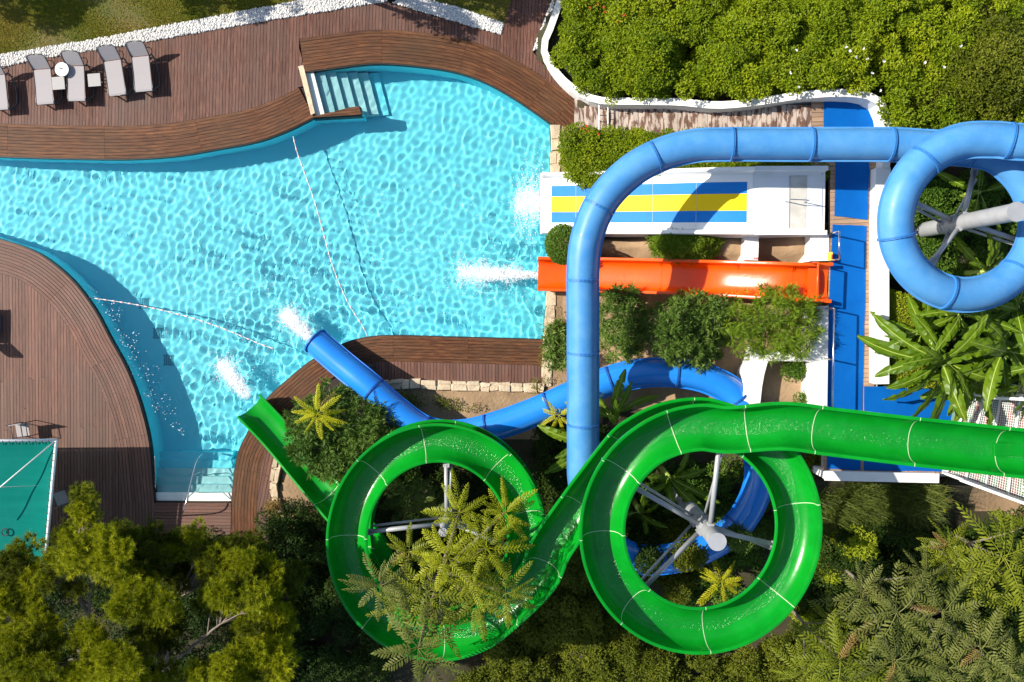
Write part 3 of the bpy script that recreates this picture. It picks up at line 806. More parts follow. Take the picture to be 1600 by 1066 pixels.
# platform at the top
pl = thing('slide_platform', 'white starting platform with worn grey hatch at the top of the striped slide', 'platform', P(1235, 315, 0))
pr = P(1289, 314, zs1)
x0, x1 = cR.x + .006, pr.x
mb = MB(); mb.prism([(x0, cR.y - HWD - .08), (x1, cR.y - HWD - .08), (x1, cR.y + HWD + .08), (x0, cR.y + HWD + .08)], .4, zs1); mb.build('platform_top', M['whitegel'], pl)
for s in (1, -1):
    mb = MB(); mb.box(((x0 + x1) / 2, cR.y + s * (HWD + .02), zs1 + .12), (x1 - x0, .14, .23)); mb.build('side_kerb', M['whitegel'], pl)
hx0, hx1 = P(1233, 315, zs1).x, P(1284, 315, zs1).x
hm = (hx0 + hx1) / 2
mb = MB(); mb.box((hx0 + (hx1 - hx0) * .27, cR.y - .02, zs1 + .012), ((hx1 - hx0) * .5, 1.66, .016)); mb.build('hatch_panel', M['greygel'], pl)
mb = MB(); mb.box((hx0 + (hx1 - hx0) * .77, cR.y - .02, zs1 + .014), ((hx1 - hx0) * .46, 1.66, .02)); mb.build('hatch_panel', M['whitegel'], pl)
mb = MB(); mb.tube([(hx0 - .14, cR.y + .0, zs1 + .03), (hx0 - .14, cR.y + .0, zs1 + .5), (hm - .05, cR.y - .03, zs1 + .5), (hm - .05, cR.y - .03, zs1 + .02)], .016, 6); mb.build('grab_bar', M['chrome'], pl)
mb = MB(); mb.tube([(hx0 - .0, cR.y - .85, zs1 + .03), (hx0 - .0, cR.y + .8, zs1 + .03)], .010, 5); mb.build('hinge_rod', M['chrome'], pl)

# ------------------------------------------------------------------ swept slides
def frames(path, bank=None):
    path = np.asarray(path); p = path[:, :3]
    t = np.gradient(p, axis=0); t /= np.linalg.norm(t, axis=1)[:, None]
    s = np.cross(t, np.array([0, 0, 1.])); s /= np.linalg.norm(s, axis=1)[:, None]
    u = np.cross(s, t)
    if bank is not None:
        b = np.asarray(bank)[:, None]; s, u = s * np.cos(b) + u * np.sin(b), u * np.cos(b) - s * np.sin(b)
    return p, t, s, u

def sweep(mb, fr, i0, i1, prof, scale=None, caps=True):
    p, t, s, u = fr; k = len(prof); vs = []; fs = []
    for i in range(i0, i1 + 1):
        c = 1 if scale is None else scale[i]
        for a, b in prof: vs.append(p[i] + (s[i] * a + u[i] * b) * c)
    for i in range(i1 - i0):
        for j in range(k):
            a = i * k + j; b = i * k + (j + 1) % k
            fs.append((a, b, b + k, a + k))
    if caps: fs += [tuple(range(k))[::-1], tuple(range((i1 - i0) * k, (i1 - i0 + 1) * k))]
    mb.add(vs, fs)

def trough(r, depth, fl=.085, th=.022, n=14, flat=1.0):
    """closed U profile: trough with rounded rims"""
    inner = []
    for k in range(n + 1):
        a = math.pi + math.pi * k / n
        x = math.copysign(abs(math.cos(a)) ** flat, math.cos(a)); y = math.copysign(abs(math.sin(a)) ** flat, math.sin(a))
        inner.append((r * x, depth * y))
    outer = [((r + th) * x / r, (depth + th) * y / depth) for x, y in inner[1:-1]][::-1]
    rim_r = [(r + .012, .022), (r + fl * .5, .03), (r + fl, .018), (r + fl, -.03), (r + th + .01, -.04)]
    rim_l = [(-a, b) for a, b in rim_r[::-1]]
    return inner + rim_r + outer + rim_l, inner

def flume(root, path, bank, scale, r, depth, cuts, material, seam_mat=None, flat=1.0, fl=.085, up_len=.05):
    fr = frames(path, bank); prof, inner = trough(r, depth, fl, flat=flat)
    for a, b in zip(cuts[:-1], cuts[1:]):
        mb = MB(); sweep(mb, fr, a, b, prof, scale); o = mb.build('flume_section', material, root); shade_auto(o, 40)
        if seam_mat and b < len(path) - 1:
            p, t, s, u = fr
            sh = [(x * .993, y * .99 + .004) for x, y in inner] + [(r + .012, .026), (r + fl * .5, .035), (r + fl - .005, .024)]
            sh = [(-r - fl + .005, .024), (-r - fl * .5, .035), (-r - .012, .026)] + sh
            vs = []; fs = []
            for w in (-.009, .009):
                for x, y in sh: vs.append(p[b] + t[b] * w + (s[b] * x + u[b] * y) * (1 if scale is None else scale[b]))
            k = len(sh); fs = [(j, j + 1, j + 1 + k, j + k) for j in range(k - 1)]
            mb = MB(); mb.add(vs, fs); mb.build('seam', seam_mat, o, True)
            # outside joint flange
            ob = []
            for w in (-.03, .03):
                for k2 in range(13):
                    a2 = math.pi + math.pi * k2 / 12
                    ob.append(p[b] + t[b] * w + (s[b] * (r + .075) * math.cos(a2) + u[b] * ((depth + .075) * math.sin(a2) - .045)) * (1 if scale is None else scale[b]))
            fs = [(j, j + 1, j + 14, j + 13) for j in range(12)]
            ob2 = []
            for w in (-.03, .03):
                for k2 in range(13):
                    a2 = math.pi + math.pi * k2 / 12
                    ob2.append(p[b] + t[b] * w + (s[b] * (r + .02) * math.cos(a2) + u[b] * ((depth + .02) * math.sin(a2) - .045)))
            mb = MB(); mb.add(ob, fs); mb.add(ob2[:13] + ob[:13], fs); mb.add(ob2[13:] + ob[13:], fs); mb.build('joint_flange', material, o)

# orange slide
zo = [(840, 428, .60), (900, 429, .68), (960, 430, 1.05), (1030, 432, 1.55), (1075, 433.5, 1.8), (1120, 435, 2.0), (1165, 437, 2.5), (1210, 439, 2.95), (1240, 440.5, 3.1), (1300, 442, 3.15)]
path = catmull([(*P(a, b, z), 0) for a, b, z in zo], .16)
n = len(path)
og = thing('orange_slide', 'bright orange open slide running from the blue mats to the pool', 'slide', (*path[0][:2], 0))
scl = np.interp(np.arange(n), [0, n * .6, n * .92, n], [1, 1.0, 1.03, 1.08])
fl_cuts = [0, int(n * .2), int(n * .44), int(n * .68), int(n * .88), n - 1]
flume(og, path, np.zeros(n), scl, .49, .42, fl_cuts, M['orange'], M['orange'], flat=.62, fl=.10)
fr = frames(path)
i = int(n * .92); p, t, s, u = fr
mb = MB(); mb.tube([p[i] + s[i] * .6 + u[i] * .05, p[i] + s[i] * .58 + u[i] * .62, p[i] - s[i] * .58 + u[i] * .62, p[i] - s[i] * .6 + u[i] * .05], .035, 8); mb.build('push_bar', M['orange'], og, True)
mb = MB(); i = n - 4; mb.box((p[i][0], p[i][1], p[i][2] - .26), (.34, 1.12, .05)); mb.build('start_ledge', M['orange'], og)
sg = thing('warning_plate', 'small yellow plate with dark marks beside the top of the orange slide', 'sign', P(1297, 401, 3.0))
mb = MB(); q = P(1297, 401, 2.95); mb.box(q, (.05, .26, .3)); mb.build('plate', M['yellow'], sg)
mb = MB(); mb.box((q.x, q.y - .02, q.z + .155), (.03, .14, .006)); mb.build('marking', M['red'], sg)
mb = MB(); mb.box((q.x - .02, q.y, q.z - .32), (.03, .03, .34)); mb.build('post', M['steel'], sg)
# red numerals on the divider wall
mk = thing('wall_marking', 'faint red marks on top of the white divider wall', 'marking', P(1181, 404, 2.27))
for k in range(3):
    q = P(1179 + 2.3 * k, 404, 2.268); mb = MB(); mb.box((q.x, q.y, q.z), (.022, .07, .006)); mb.build('stroke', M['red'], mk)

# ------------------------------------------------------------------ green slide
GR = 2.78
c1 = P(1097, 826, 6.4); c2 = P(684, 841, 3.8)
def arc(c, a0, a1, z0, z1, rr=GR, n=None, ky=1.0):
    n = n or max(4, int(abs(a1 - a0) / 15))
    return [(c.x + rr * math.cos(R(a)), c.y + ky * rr * math.sin(R(a)), z0 + (z1 - z0) * k / (n - 1)) for k, a in ((k, a0 + (a1 - a0) * k / (n - 1)) for k in range(n))]
pts = [tuple(P(1690, 719, 7.75)), tuple(P(1590, 708, 7.6)), tuple(P(1500, 698, 7.5)), tuple(P(1400, 687, 7.4)), tuple(P(1300, 675, 7.3)), tuple(P(1225, 666, 7.2))]
pts += arc(c1, 78, 90 + 360 - 12, 7.0, 5.75, GR, None, 1.045)             # anticlockwise round the big loop, then under itself
pts += arc(c1, 90 + 360, 90 + 360 + 52, 5.7, 5.4, GR + .04, None, 1.045)
pts += [tuple(P(868, 845, 5.0)), tuple(P(838, 905, 4.75))]
pts += arc(c2, -50, -755, 4.45, 2.62, GR, None, 1.08)                 # clockwise round the second loop
pts += arc(c2, -770, -850, 2.58, 2.35, GR - .06, 4, 1.06)
pts += [tuple(P(578, 853, 2.15)), tuple(P(530, 796, 1.65)), tuple(P(480, 737, 1.2)), tuple(P(430, 678, .8)), tuple(P(388, 634, .64))]
path = catmull([(*q, 0) for q in pts], .14)
n = len(path)
# banking from the curvature of the plan
tt = np.gradient(path[:, :2], axis=0); hd = np.unwrap(np.arctan2(tt[:, 1], tt[:, 0])); kap = np.gradient(hd) / .14
kap = np.convolve(np.pad(kap, 12, mode='edge'), np.ones(25) / 25, 'valid')
gs = thing('green_slide', 'long open green spiral slide with two loops ending in the pool', 'slide', (*path[0][:2], 0))
cuts = [0]
while cuts[-1] < n - 20: cuts.append(cuts[-1] + random.choice((13, 14, 16, 18)))
cuts[-1] = n - 1
scl = np.interp(np.arange(n), [0, n * .25, n * .7, n * .9, n], [1.02, 1.0, .98, .94, .92])
flume(gs, path, kap * .42, scl, .545, .56, cuts, M['green'], M['seam'], flat=.9, fl=.095)
fr = frames(path); p, t, s, u = fr
i = 8; mb = MB(); mb.tube([p[i] + s[i] * .6 + u[i] * .04, p[i] - s[i] * .6 + u[i] * .04], .03, 8); mb.build('cross_bar', M['paintwhite'], gs, True)
mb = MB(); i = 11; mb.box((p[i][0] + .15, p[i][1], p[i][2] - .52), (.9, .34, .05), 0); mb.build('water_inlet', M['green'], gs)

# thin running water on the slide bottoms
wf = bpy.data.materials.new('running_water'); wf.use_nodes = True
nt = wf.node_tree; nt.nodes.remove(nt.nodes['Principled BSDF'])
tr = nt.nodes.new('ShaderNodeBsdfTransparent'); gg = nt.nodes.new('ShaderNodeBsdfGlossy'); gg.inputs['Roughness'].default_value = .18
ms = nt.nodes.new('ShaderNodeMixShader'); ms.inputs[0].default_value = .035
gn = nt.nodes.new('ShaderNodeNewGeometry'); nn = nt.nodes.new('ShaderNodeTexNoise'); nn.inputs['Scale'].default_value = 13; nn.inputs['Detail'].default_value = 4
bb = nt.nodes.new('ShaderNodeBump'); bb.inputs['Strength'].default_value = 1; bb.inputs['Distance'].default_value = .06
for x, y in ((gn.outputs['Position'], nn.inputs['Vector']), (nn.outputs['Fac'], bb.inputs['Height']), (bb.outputs[0], gg.inputs['Normal']), (tr.outputs[0], ms.inputs[1]), (gg.outputs[0], ms.inputs[2]), (ms.outputs[0], nt.nodes['Material Output'].inputs[0])): nt.links.new(x, y)
def film(fr, i0, i1, r, depth, half, label, lift=.02):
    p, t, s, u = fr; vs = []; fs = []; K = 7
    for i in range(i0, i1):
        wv = half * (.75 + .25 * math.sin(i * .35) * math.sin(i * .13 + 1))
        for k in range(K):
            a = R(270 - wv + 2 * wv * k / (K - 1)); vs.append(p[i] + s[i] * (r - lift) * math.cos(a) + u[i] * (depth - lift) * math.sin(a))
    for i in range(i1 - i0 - 1):
        for k in range(K - 1): q = i * K + k; fs.append((q, q + 1, q + K + 1, q + K))
    mb = MB(); mb.add(vs, fs); o = mb.build('running_water', wf, None, True); tag(o, label, 'water', None, 'stuff')
film(fr, 6, n - 2, .545, .56, 34, 'thin sheet of water running down the green slide')

# ------------------------------------------------------------------ blue tube slide
RT = .445
cb = P(1511, 343, 5.85)
bp = [tuple(P(1720, 222, 6.85)), tuple(P(1650, 222, 6.7)), tuple(P(1590, 222, 6.55))]
bp += arc(cb, 80, 90 + 340, 6.45, 5.3, 2.09, 16)
bp += [tuple(P(1440, 229, 5.02)), tuple(P(1380, 226, 4.92)), tuple(P(1250, 226, 4.78)), tuple(P(1130, 226, 4.64)), tuple(P(1080, 229, 4.57)), tuple(P(1030, 243, 4.5)), tuple(P(983, 270, 4.42)), tuple(P(942, 313, 4.33)), tuple(P(919, 365, 4.24)), tuple(P(911, 420, 4.15)), tuple(P(911, 500, 4.0)), tuple(P(911, 590, 3.85)), tuple(P(911, 690, 3.65))]
top_end = len(bp)
bp += [tuple(P(913, 760, 3.4)), tuple(P(935, 830, 3.1)), tuple(P(990, 872, 2.8)), tuple(P(1070, 868, 2.6)), tuple(P(1145, 828, 2.4)), tuple(P(1184, 760, 2.2)), tuple(P(1180, 690, 2.05)), tuple(P(1155, 625, 1.92)), tuple(P(1110, 594, 1.84)), tuple(P(1050, 582, 1.76)), tuple(P(985, 586, 1.66)), tuple(P(920, 607, 1.55)), tuple(P(850, 638, 1.42)), tuple(P(780, 664, 1.25)), tuple(P(720, 678, 1.1)), tuple(P(665, 672, 1.1)), tuple(P(618, 640, 1.05)), tuple(P(575, 602, .95)), tuple(P(530, 565, .68)), tuple(P(492, 532, .48))]
path = catmull([(*q, 0) for q in bp], .14); n = len(path)
fr = frames(path); p, t, s, u = fr
isw = int(np.argmin(np.linalg.norm(p - np.array(bp[top_end]), axis=1)))
tb = thing('blue_tube_slide', 'closed blue tube slide looping from upper right to the pool', 'slide', (*p[0][:2], 0))
def ring_prof(r, n=20): return [(r * math.cos(2 * math.pi * k / n), r * math.sin(2 * math.pi * k / n)) for k in range(n)]
sec = 16; cuts = [0]
while cuts[-1] < n - 1 - sec * .6: cuts.append(min(n - 1, cuts[-1] + sec))
cuts[-1] = n - 1
def open_tube(mb, a, b, r0, r1):
    N = 24; vs = []
    for r in (r1, r0):
        for i in range(a, b + 1):
            for k in range(N):
                c, d = math.cos(2 * math.pi * k / N), math.sin(2 * math.pi * k / N); vs.append(p[i] + s[i] * r * c + u[i] * r * d)
    m = b - a + 1; fs = []
    for i in range(m - 1):
        for k in range(N):
            q0, q1 = i * N + k, i * N + (k + 1) % N
            fs.append((q0, q1, q1 + N, q0 + N)); o = m * N; fs.append((q0 + o, q0 + N + o, q1 + N + o, q1 + o))
    for k in range(N):
        k2 = (k + 1) % N; o = m * N
        fs.append((k, o + k, o + k2, k2)); e = (m - 1) * N; fs.append((e + k, e + k2, o + e + k2, o + e + k))
    mb.add(vs, fs)
for a, b in zip(cuts[:-1], cuts[1:]):
    mt = M['bluetop'] if b <= isw + 4 else M['bluelow']; mc = M['collar'] if b <= isw + 4 else M['collarlow']
    mb = MB(); open_tube(mb, a, b, RT - .02, RT); o = mb.build('tube_section', mt, tb); shade_auto(o, 40)
    for sg2 in (1, -1):
        mb = MB(); sweep(mb, fr, a, b, [(sg2 * (RT - .01), -.022), (sg2 * (RT + .055), -.022), (sg2 * (RT + .055), .022), (sg2 * (RT - .01), .022)]); mb.build('side_flange', mt, o)
    if b < n - 1:
        mb = MB(); sweep(mb, (p + t * 0, t, s, u), b, b, ring_prof(RT))
        vs = []; fs = []; N = 24
        for w, r in ((-.035, RT + .004), (-.03, RT + .055), (-.006, RT + .055), (-.006, RT + .03), (.006, RT + .03), (.006, RT + .055), (.03, RT + .055), (.035, RT + .004)):
            for k in range(N):
                c, d = math.cos(2 * math.pi * k / N), math.sin(2 * math.pi * k / N); vs.append(p[b] + t[b] * w + (s[b] * c + u[b] * d) * r)
        for i in range(7):
            for k in range(N): fs.append((i * N + k, i * N + (k + 1) % N, (i + 1) * N + (k + 1) % N, (i + 1) * N + k))
        mb = MB(); mb.add(vs, fs); mb.build('collar', mc, o)
vs = []; fs = []; N = 24
for w, r in ((-.06, RT), (-.05, RT + .06), (.0, RT + .06), (.0, RT - .02)):
    for k in range(N):
        c, d = math.cos(2 * math.pi * k / N), math.sin(2 * math.pi * k / N); vs.append(p[n - 1] + t[n - 1] * w + (s[n - 1] * c + u[n - 1] * d) * r)
for i in range(3):
    for k in range(N): fs.append((i * N + k, i * N + (k + 1) % N, (i + 1) * N + (k + 1) % N, (i + 1) * N + k))
mb = MB(); mb.add(vs, fs); mb.build('outlet_rim', M['collarlow'], tb)

# ------------------------------------------------------------------ steel columns with arms
def column(label, top, r, arms, zbase, base_ring=True):
    c = thing('steel_column', label, 'column', (top.x, top.y, zbase))
    mb = MB(); mb.tube([(top.x, top.y, zbase), (top.x, top.y, top.z - .05)], r, 24); shade_auto(mb.build('shaft', M['steel'], c), 50)
    mb = MB(); mb.tube([(top.x, top.y, top.z - .05), (top.x, top.y, top.z)], r + .02, 24); shade_auto(mb.build('top_cap', M['steel'], c), 50)
    for zz in (zbase + (top.z - zbase) * .35,):
        mb = MB(); mb.tube([(top.x, top.y, zz), (top.x, top.y, zz + .1)], r + .04, 24); shade_auto(mb.build('joint_ring', M['steel'], c), 50)
    for (ex, ey, ez), z0, thick in arms:
        d = Vector((ex - top.x, ey - top.y, 0)).normalized()
        a = Vector((top.x, top.y, z0)) + d * r * .9
        mb = MB(); mb.tube([a, (ex, ey, ez)], .075 if thick else .042, 10); o = mb.build('arm', M['steel'], c, True)
        mb = MB(); mb.box(a, (.16, .16, .26), math.atan2(d.y, d.x)); mb.build('bracket', M['steel'], o)
        if thick:
            e = Vector((ex, ey, ez)); mb = MB(); mb.box((ex, ey, ez + .03), (.2, .2, .05), math.atan2(d.y, d.x)); mb.build('saddle', M['steel'], o)
    return c
def ring_pt(c, ang, rr, z): return (c.x + rr * math.cos(R(ang)), c.y + rr * math.sin(R(ang)), z)
tp = P(1589, 331, 7.5)
# the big column leans on braces that carry the tube from inside the loop
ar = []
for (a, b, z, zz) in ((1424, 314, 5.5, 4.8), (1522, 268, 4.85, 4.9), (1455, 410, 5.3, 5.0), (1650, 395, 5.0, 5.0)):
    q = P(a, b, z); ar.append(((q.x, q.y, q.z), zz, True)); q2 = P(a + 6, b + 3, z - .1); ar.append(((q2.x + .12, q2.y - .1, q2.z - .3), zz - .6, False))
column('thick grey steel column inside the blue tube loop', tp, .235, ar, 2.2)
tp = P(1121, 847, 6.5)
ar = []
for ang, z, zz, rr in ((78, 6.2, 5.6, 2.45), (150, 5.95, 5.2, 2.4), (232, 5.72, 5.0, 2.4), (-18, 5.3, 5.2, 2.45)):
    q = ring_pt(c1, ang, rr, z); ar.append((q, zz, True)); q2 = ring_pt(c1, ang - 4, rr, z - .1); ar.append((q2, zz - .9, False))
column('grey steel column with spread arms inside the larger green loop', tp, .235, ar, 0)
tp = P(692, 832, 4.3)
ar = []
for ang, z, zz, rr in ((84, 3.42, 3.1, 2.27), (176, 3.66, 3.3, 2.17), (-12, 3.12, 3.0, 2.17)):
    q = ring_pt(c2, ang, rr, z); ar.append((q, zz, True)); q2 = ring_pt(c2, ang - 4, rr, z - .1); ar.append((q2, zz - .8, False))
column('steel column hidden among fronds inside the smaller green loop', tp, .12, ar, -.1)
for label, a, b, z in (('slim steel post under the blue tube beside the orange slide', 911, 440, 3.7), ('slim steel post under the straight blue tube near the mats', 1240, 226, 4.3)):
    q = P(a, b, z); c = thing('tube_post', label, 'post', (q.x, q.y, 0)); mb = MB(); mb.tube([(q.x, q.y, -.2), (q.x, q.y, z)], .08, 12); mb.build('shaft', M['steel'], c, True)
    mb = MB(); mb.box((q.x, q.y, z), (.3, .3, .06)); mb.build('saddle', M['steel'], c)

# ------------------------------------------------------------------ stair tower on the right
tw = thing('stair_tower', 'white railed stair tower under the start of the green slide', 'stair tower', P(1600, 700, 2.8))
a = P(1470, 690, 2.9); b = P(1660, 705, 5.9)
M['redmesh'] = mat('red_tread', (.32, .13, .11), .8, (.24, .10, .09), 5, .6); M['greenmesh'] = mat('green_tread', (.13, .22, .15), .8, (.16, .22, .17), 5, .6)
fq = [P(1508, 614, 3.35), P(1700, 626, 4.9), P(1700, 822, 4.9), P(1475, 738, 3.0)]
fl_ = lambda u, v: fq[0].lerp(fq[1], u).lerp(fq[3].lerp(fq[2], u), v)
NT = 22
for k in range(NT):
    u0, u1 = k / NT, (k + .86) / NT; cs4 = [fl_(u0, 1), fl_(u1, 1), fl_(u1, 0), fl_(u0, 0)]
    mb = MB(); mb.prism([c[:2] for c in cs4], min(c.z for c in cs4) - .16, 0, None, [c.z - .12 for c in cs4]); mb.build('tread', M['redmesh'] if k % 2 else M['greenmesh'], tw)
mb = MB()
for k in range(1, 60): mb.tube([fl_(k / 60, 0), fl_(k / 60, 1)], .006, 4, False)
for k in range(1, 40): mb.tube([fl_(0, k / 40), fl_(1, k / 40)], .006, 4, False)
tag(mb.build('lattice', M['paintwhite'], tw), kind='stuff')
for u in (.02, .16, .30, .46, .62, .8):
    mb = MB(); mb.tube([fl_(u, 0) + Vector((0, 0, .03)), fl_(u, 1) + Vector((0, 0, .03))], .035, 6); mb.build('cross_beam', M['paintwhite'], tw, True)
mb = MB(); mb.box((b.x + 1.4, b.y, 6.4), (2.6, 3.6, .12)); mb.build('landing', M['concrete'], tw)
for A0, B0 in ((fq[0], fq[1]), (fq[3], fq[2])):
    mb = MB(); mb.tube([A0 + Vector((0, 0, -.1)), B0 + Vector((0, 0, -.1))], .07, 8); mb.build('stringer', M['paintwhite'], tw, True)
    mb = MB(); mb.tube([A0 + Vector((-.1, 0, 1.12)), B0 + Vector((0, 0, 1.12))], .045, 8); mb.build('top_rail', M['paintwhite'], tw, True)
    mb = MB(); mb.tube([A0 + Vector((0, 0, .1)), B0 + Vector((0, 0, .1))], .03, 8); mb.build('bottom_rail', M['paintwhite'], tw, True)
    for k in range(9):
        f = k / 8; q = A0.lerp(B0, f)
        mb = MB(); mb.tube([(q.x, q.y, q.z - .1), (q.x, q.y, q.z + 1.12)], .032, 6); mb.build('post', M['paintwhite'], tw, True)
    mb = MB()
    for k in range(49):
        f = k / 48; q = A0.lerp(B0, f); mb.tube([(q.x, q.y, q.z + .1), (q.x, q.y, q.z + 1.1)], .008, 4, False)
    for j in range(9):
        h = .1 + j * .125; mb.tube([A0 + Vector((0, 0, h)), B0 + Vector((0, 0, h))], .008, 4, False)
    tag(mb.build('railing_mesh', M['paintwhite'], tw), kind='stuff')
for x, y in ((b.x + .2, b.y + 1.5), (b.x + .2, b.y - 1.5), (b.x + 2.5, b.y + 1.5), (b.x + 2.5, b.y - 1.5)):
    mb = MB(); mb.box((x, y, 3.6), (.2, .2, 5.6)); mb.build('leg', M['paintwhite'], tw)
# railing above the mats (its shadow falls on them)
def railing(label, pts, h, nb):
    t = thing('railing', label, 'railing', pts[0])
    mb = MB(); mb.tube([Vector(q) + Vector((0, 0, h)) for q in pts], .026, 8); mb.build('top_rail', M['chrome'], t, True)
    for q in pts:
        mb = MB(); mb.tube([q, Vector(q) + Vector((0, 0, h))], .026, 8); mb.build('post', M['chrome'], t, True)
    return t
railing('white railing post line on the kerb beside the dry bed', [P(1289, 482, 2.9), P(1288, 560, 2.9), P(1287, 634, 2.9)], .75, 0)
railing('white railing across the end wall above the yellow plate', [P(1294, 366, 2.82), P(1294, 408, 2.82)], .9, 0)

# ------------------------------------------------------------------ loungers and tables
def make_lounger(label):
    r = thing('sun_lounger', label, 'sun lounger', (0, 0, 0), 0, 'sun loungers on the upper deck')
    w = .29
    mb = MB()
    prof = [(0, .36), (.06, .375), (.6, .36), (1.2, .37)]
    vs = []; 
    for y, z in prof: vs += [(-w, y, z), (w, y, z)]
    vs += [(x, y, z - .018) for x, y, z in vs]
    k = len(prof)
    fs = [(2 * i, 2 * i + 1, 2 * i + 3, 2 * i + 2) for i in range(k - 1)] + [(2 * k + 2 * i, 2 * k + 2 * i + 2, 2 * k + 2 * i + 3, 2 * k + 2 * i + 1) for i in range(k - 1)]
    fs += [(0, 2 * k, 2 * k + 1, 1), (2 * k - 1, 4 * k - 1, 4 * k - 2, 2 * k - 2)]
    for i in range(k - 1):
        fs += [(2 * i, 2 * i + 2, 2 * k + 2 * i + 2, 2 * k + 2 * i), (2 * i + 1, 2 * k + 2 * i + 1, 2 * k + 2 * i + 3, 2 * i + 3)]
    mb.add(vs, fs); mb.build('seat', M['sling'], r)
    mb = MB(); bw = .30
    bl = [(1.225, .38), (1.38, .55), (1.53, .71), (1.575, .755)]
    vs = []
    for i, (y, z) in enumerate(bl): q = bw if i < 3 else bw - .06; vs += [(-q, y, z), (q, y, z)]
    vs += [(x, y + .014, z - .014) for x, y, z in vs]; k = len(bl)
    fs = [(2 * i, 2 * i + 1, 2 * i + 3, 2 * i + 2) for i in range(k - 1)] + [(2 * k + 2 * i, 2 * k + 2 * i + 2, 2 * k + 2 * i + 3, 2 * k + 2 * i + 1) for i in range(k - 1)]
    fs += [(0, 2 * k, 2 * k + 1, 1), (2 * k - 1, 4 * k - 1, 4 * k - 2, 2 * k - 2)]
    for i in range(k - 1):
        fs += [(2 * i, 2 * i + 2, 2 * k + 2 * i + 2, 2 * k + 2 * i), (2 * i + 1, 2 * k + 2 * i + 1, 2 * k + 2 * i + 3, 2 * i + 3)]
    mb.add(vs, fs); mb.build('backrest', M['sling'], r)
    for sx in (-1, 1):
        mb = MB(); mb.tube([(sx * .31, -.02, .35), (sx * .315, .1, .36), (sx * .31, 1.2, .36)], .018, 8); mb.build('side_rail', M['frame'], r, True)
        mb = MB(); mb.tube([(sx * .315, 1.2, .37), (sx * .325, 1.4, .57), (sx * .32, 1.53, .71), (sx * .25, 1.595, .765), (0, 1.605, .775)], .017, 8); mb.build('back_frame', M['frame'], r, True)
        sled = catmull([(sx * .31, 1.22, .34), (sx * .345, 1.28, .22), (sx * .40, 1.1, .10), (sx * .43, .85, .03), (sx * .44, .5, .02), (sx * .42, .25, .05), (sx * .335, .1, .2), (sx * .31, 0.0, .33)], .07)[:, :3]
        mb = MB(); mb.tube(sled, .026, 8); mb.build('sled_leg', M['frame'], r, True)
        mb = MB(); mb.tube(catmull([(sx * .325, 1.42, .58), (sx * .40, 1.46, .40), (sx * .38, 1.34, .28), (sx * .315, 1.22, .35)], .06)[:, :3], .014, 8); mb.build('back_strut', M['frame'], r, True)
    mb = MB(); mb.tube([(-.33, .1, .02), (.33, .1, .02)], .017, 8); mb.build('foot_bar', M['frame'], r, True)
    return r
def copy_tree(o, parent=None):
    c = o.copy(); COL.objects.link(c)
    if parent is not None: c.parent = parent
    for ch in o.children: copy_tree(ch, c)
    return c
proto = make_lounger('')
LG = [((225, 143), (219.5, 91), 'grey sling sun lounger at the right end of the row of five'), ((184, 149), (176, 98), 'grey sling sun lounger second from the right end, right of the lone table'),
      ((120, 158), (118, 105), 'grey sling sun lounger standing between the two small square tables'), ((71, 163), (66, 110), 'grey sling sun lounger with white round table at its head side'),
      ((0, 172), (-5, 122), 'grey sling sun lounger cut by the left picture edge on the upper deck'), ((-28, 480), (-29, 535), 'sun lounger on the left deck beyond the picture edge')]
for i, (ft, hg, lb) in enumerate(LG):
    o = proto if i == 0 else copy_tree(proto)
    f, h = P(*ft, .36), P(*hg, .37); d = h - f
    o.location = (f.x, f.y, .003); o.rotation_euler = (0, 0, math.atan2(d.y, d.x) - math.pi / 2); o['label'] = lb
def square_table(label, px, py):
    q = P(px, py, .42); t = thing('side_table', label, 'table', (q.x, q.y, 0), R(4), 'small square tables between loungers')
    mb = MB(); mb.box((0, 0, .405), (.44, .44, .03)); o = mb.build('table_top', M['tabletop'], None); o.parent = t
    for sx in (-1, 1):
        for sy in (-1, 1):
            mb = MB(); mb.box((sx * .19, sy * .19, .195), (.03, .03, .39)); o = mb.build('leg', M['frame'], None); o.parent = t
    mb = MB(); mb.box((0, 0, .1), (.36, .03, .03)); o = mb.build('stretcher', M['frame'], None); o.parent = t
    return t
square_table('small square grey table right beside the white round table', 91, 130)
square_table('small square grey table standing alone between two loungers', 147, 125)
q = P(96.5, 108.5, .5); t = thing('round_table', 'small round white table with a dark item between two loungers', 'table', (q.x, q.y, 0))
mb = MB(); mb.tube([(q.x, q.y, .48), (q.x, q.y, .505)], .24, 28); mb.build('table_top', M['paintwhite'], t)
mb = MB(); mb.tube([(q.x, q.y, 0), (q.x, q.y, .48)], .035, 10); mb.build('stem', M['steel'], t)
mb = MB(); mb.tube([(q.x, q.y, 0), (q.x, q.y, .02)], .16, 20); mb.build('foot', M['steel'], t)
mb = MB(); mb.box((q.x - .03, q.y + .03, .52), (.11, .035, .02), R(-20)); o = mb.build('lighter', M['cord']); tag(o, 'tiny dark item lying on the white round table', 'lighter')

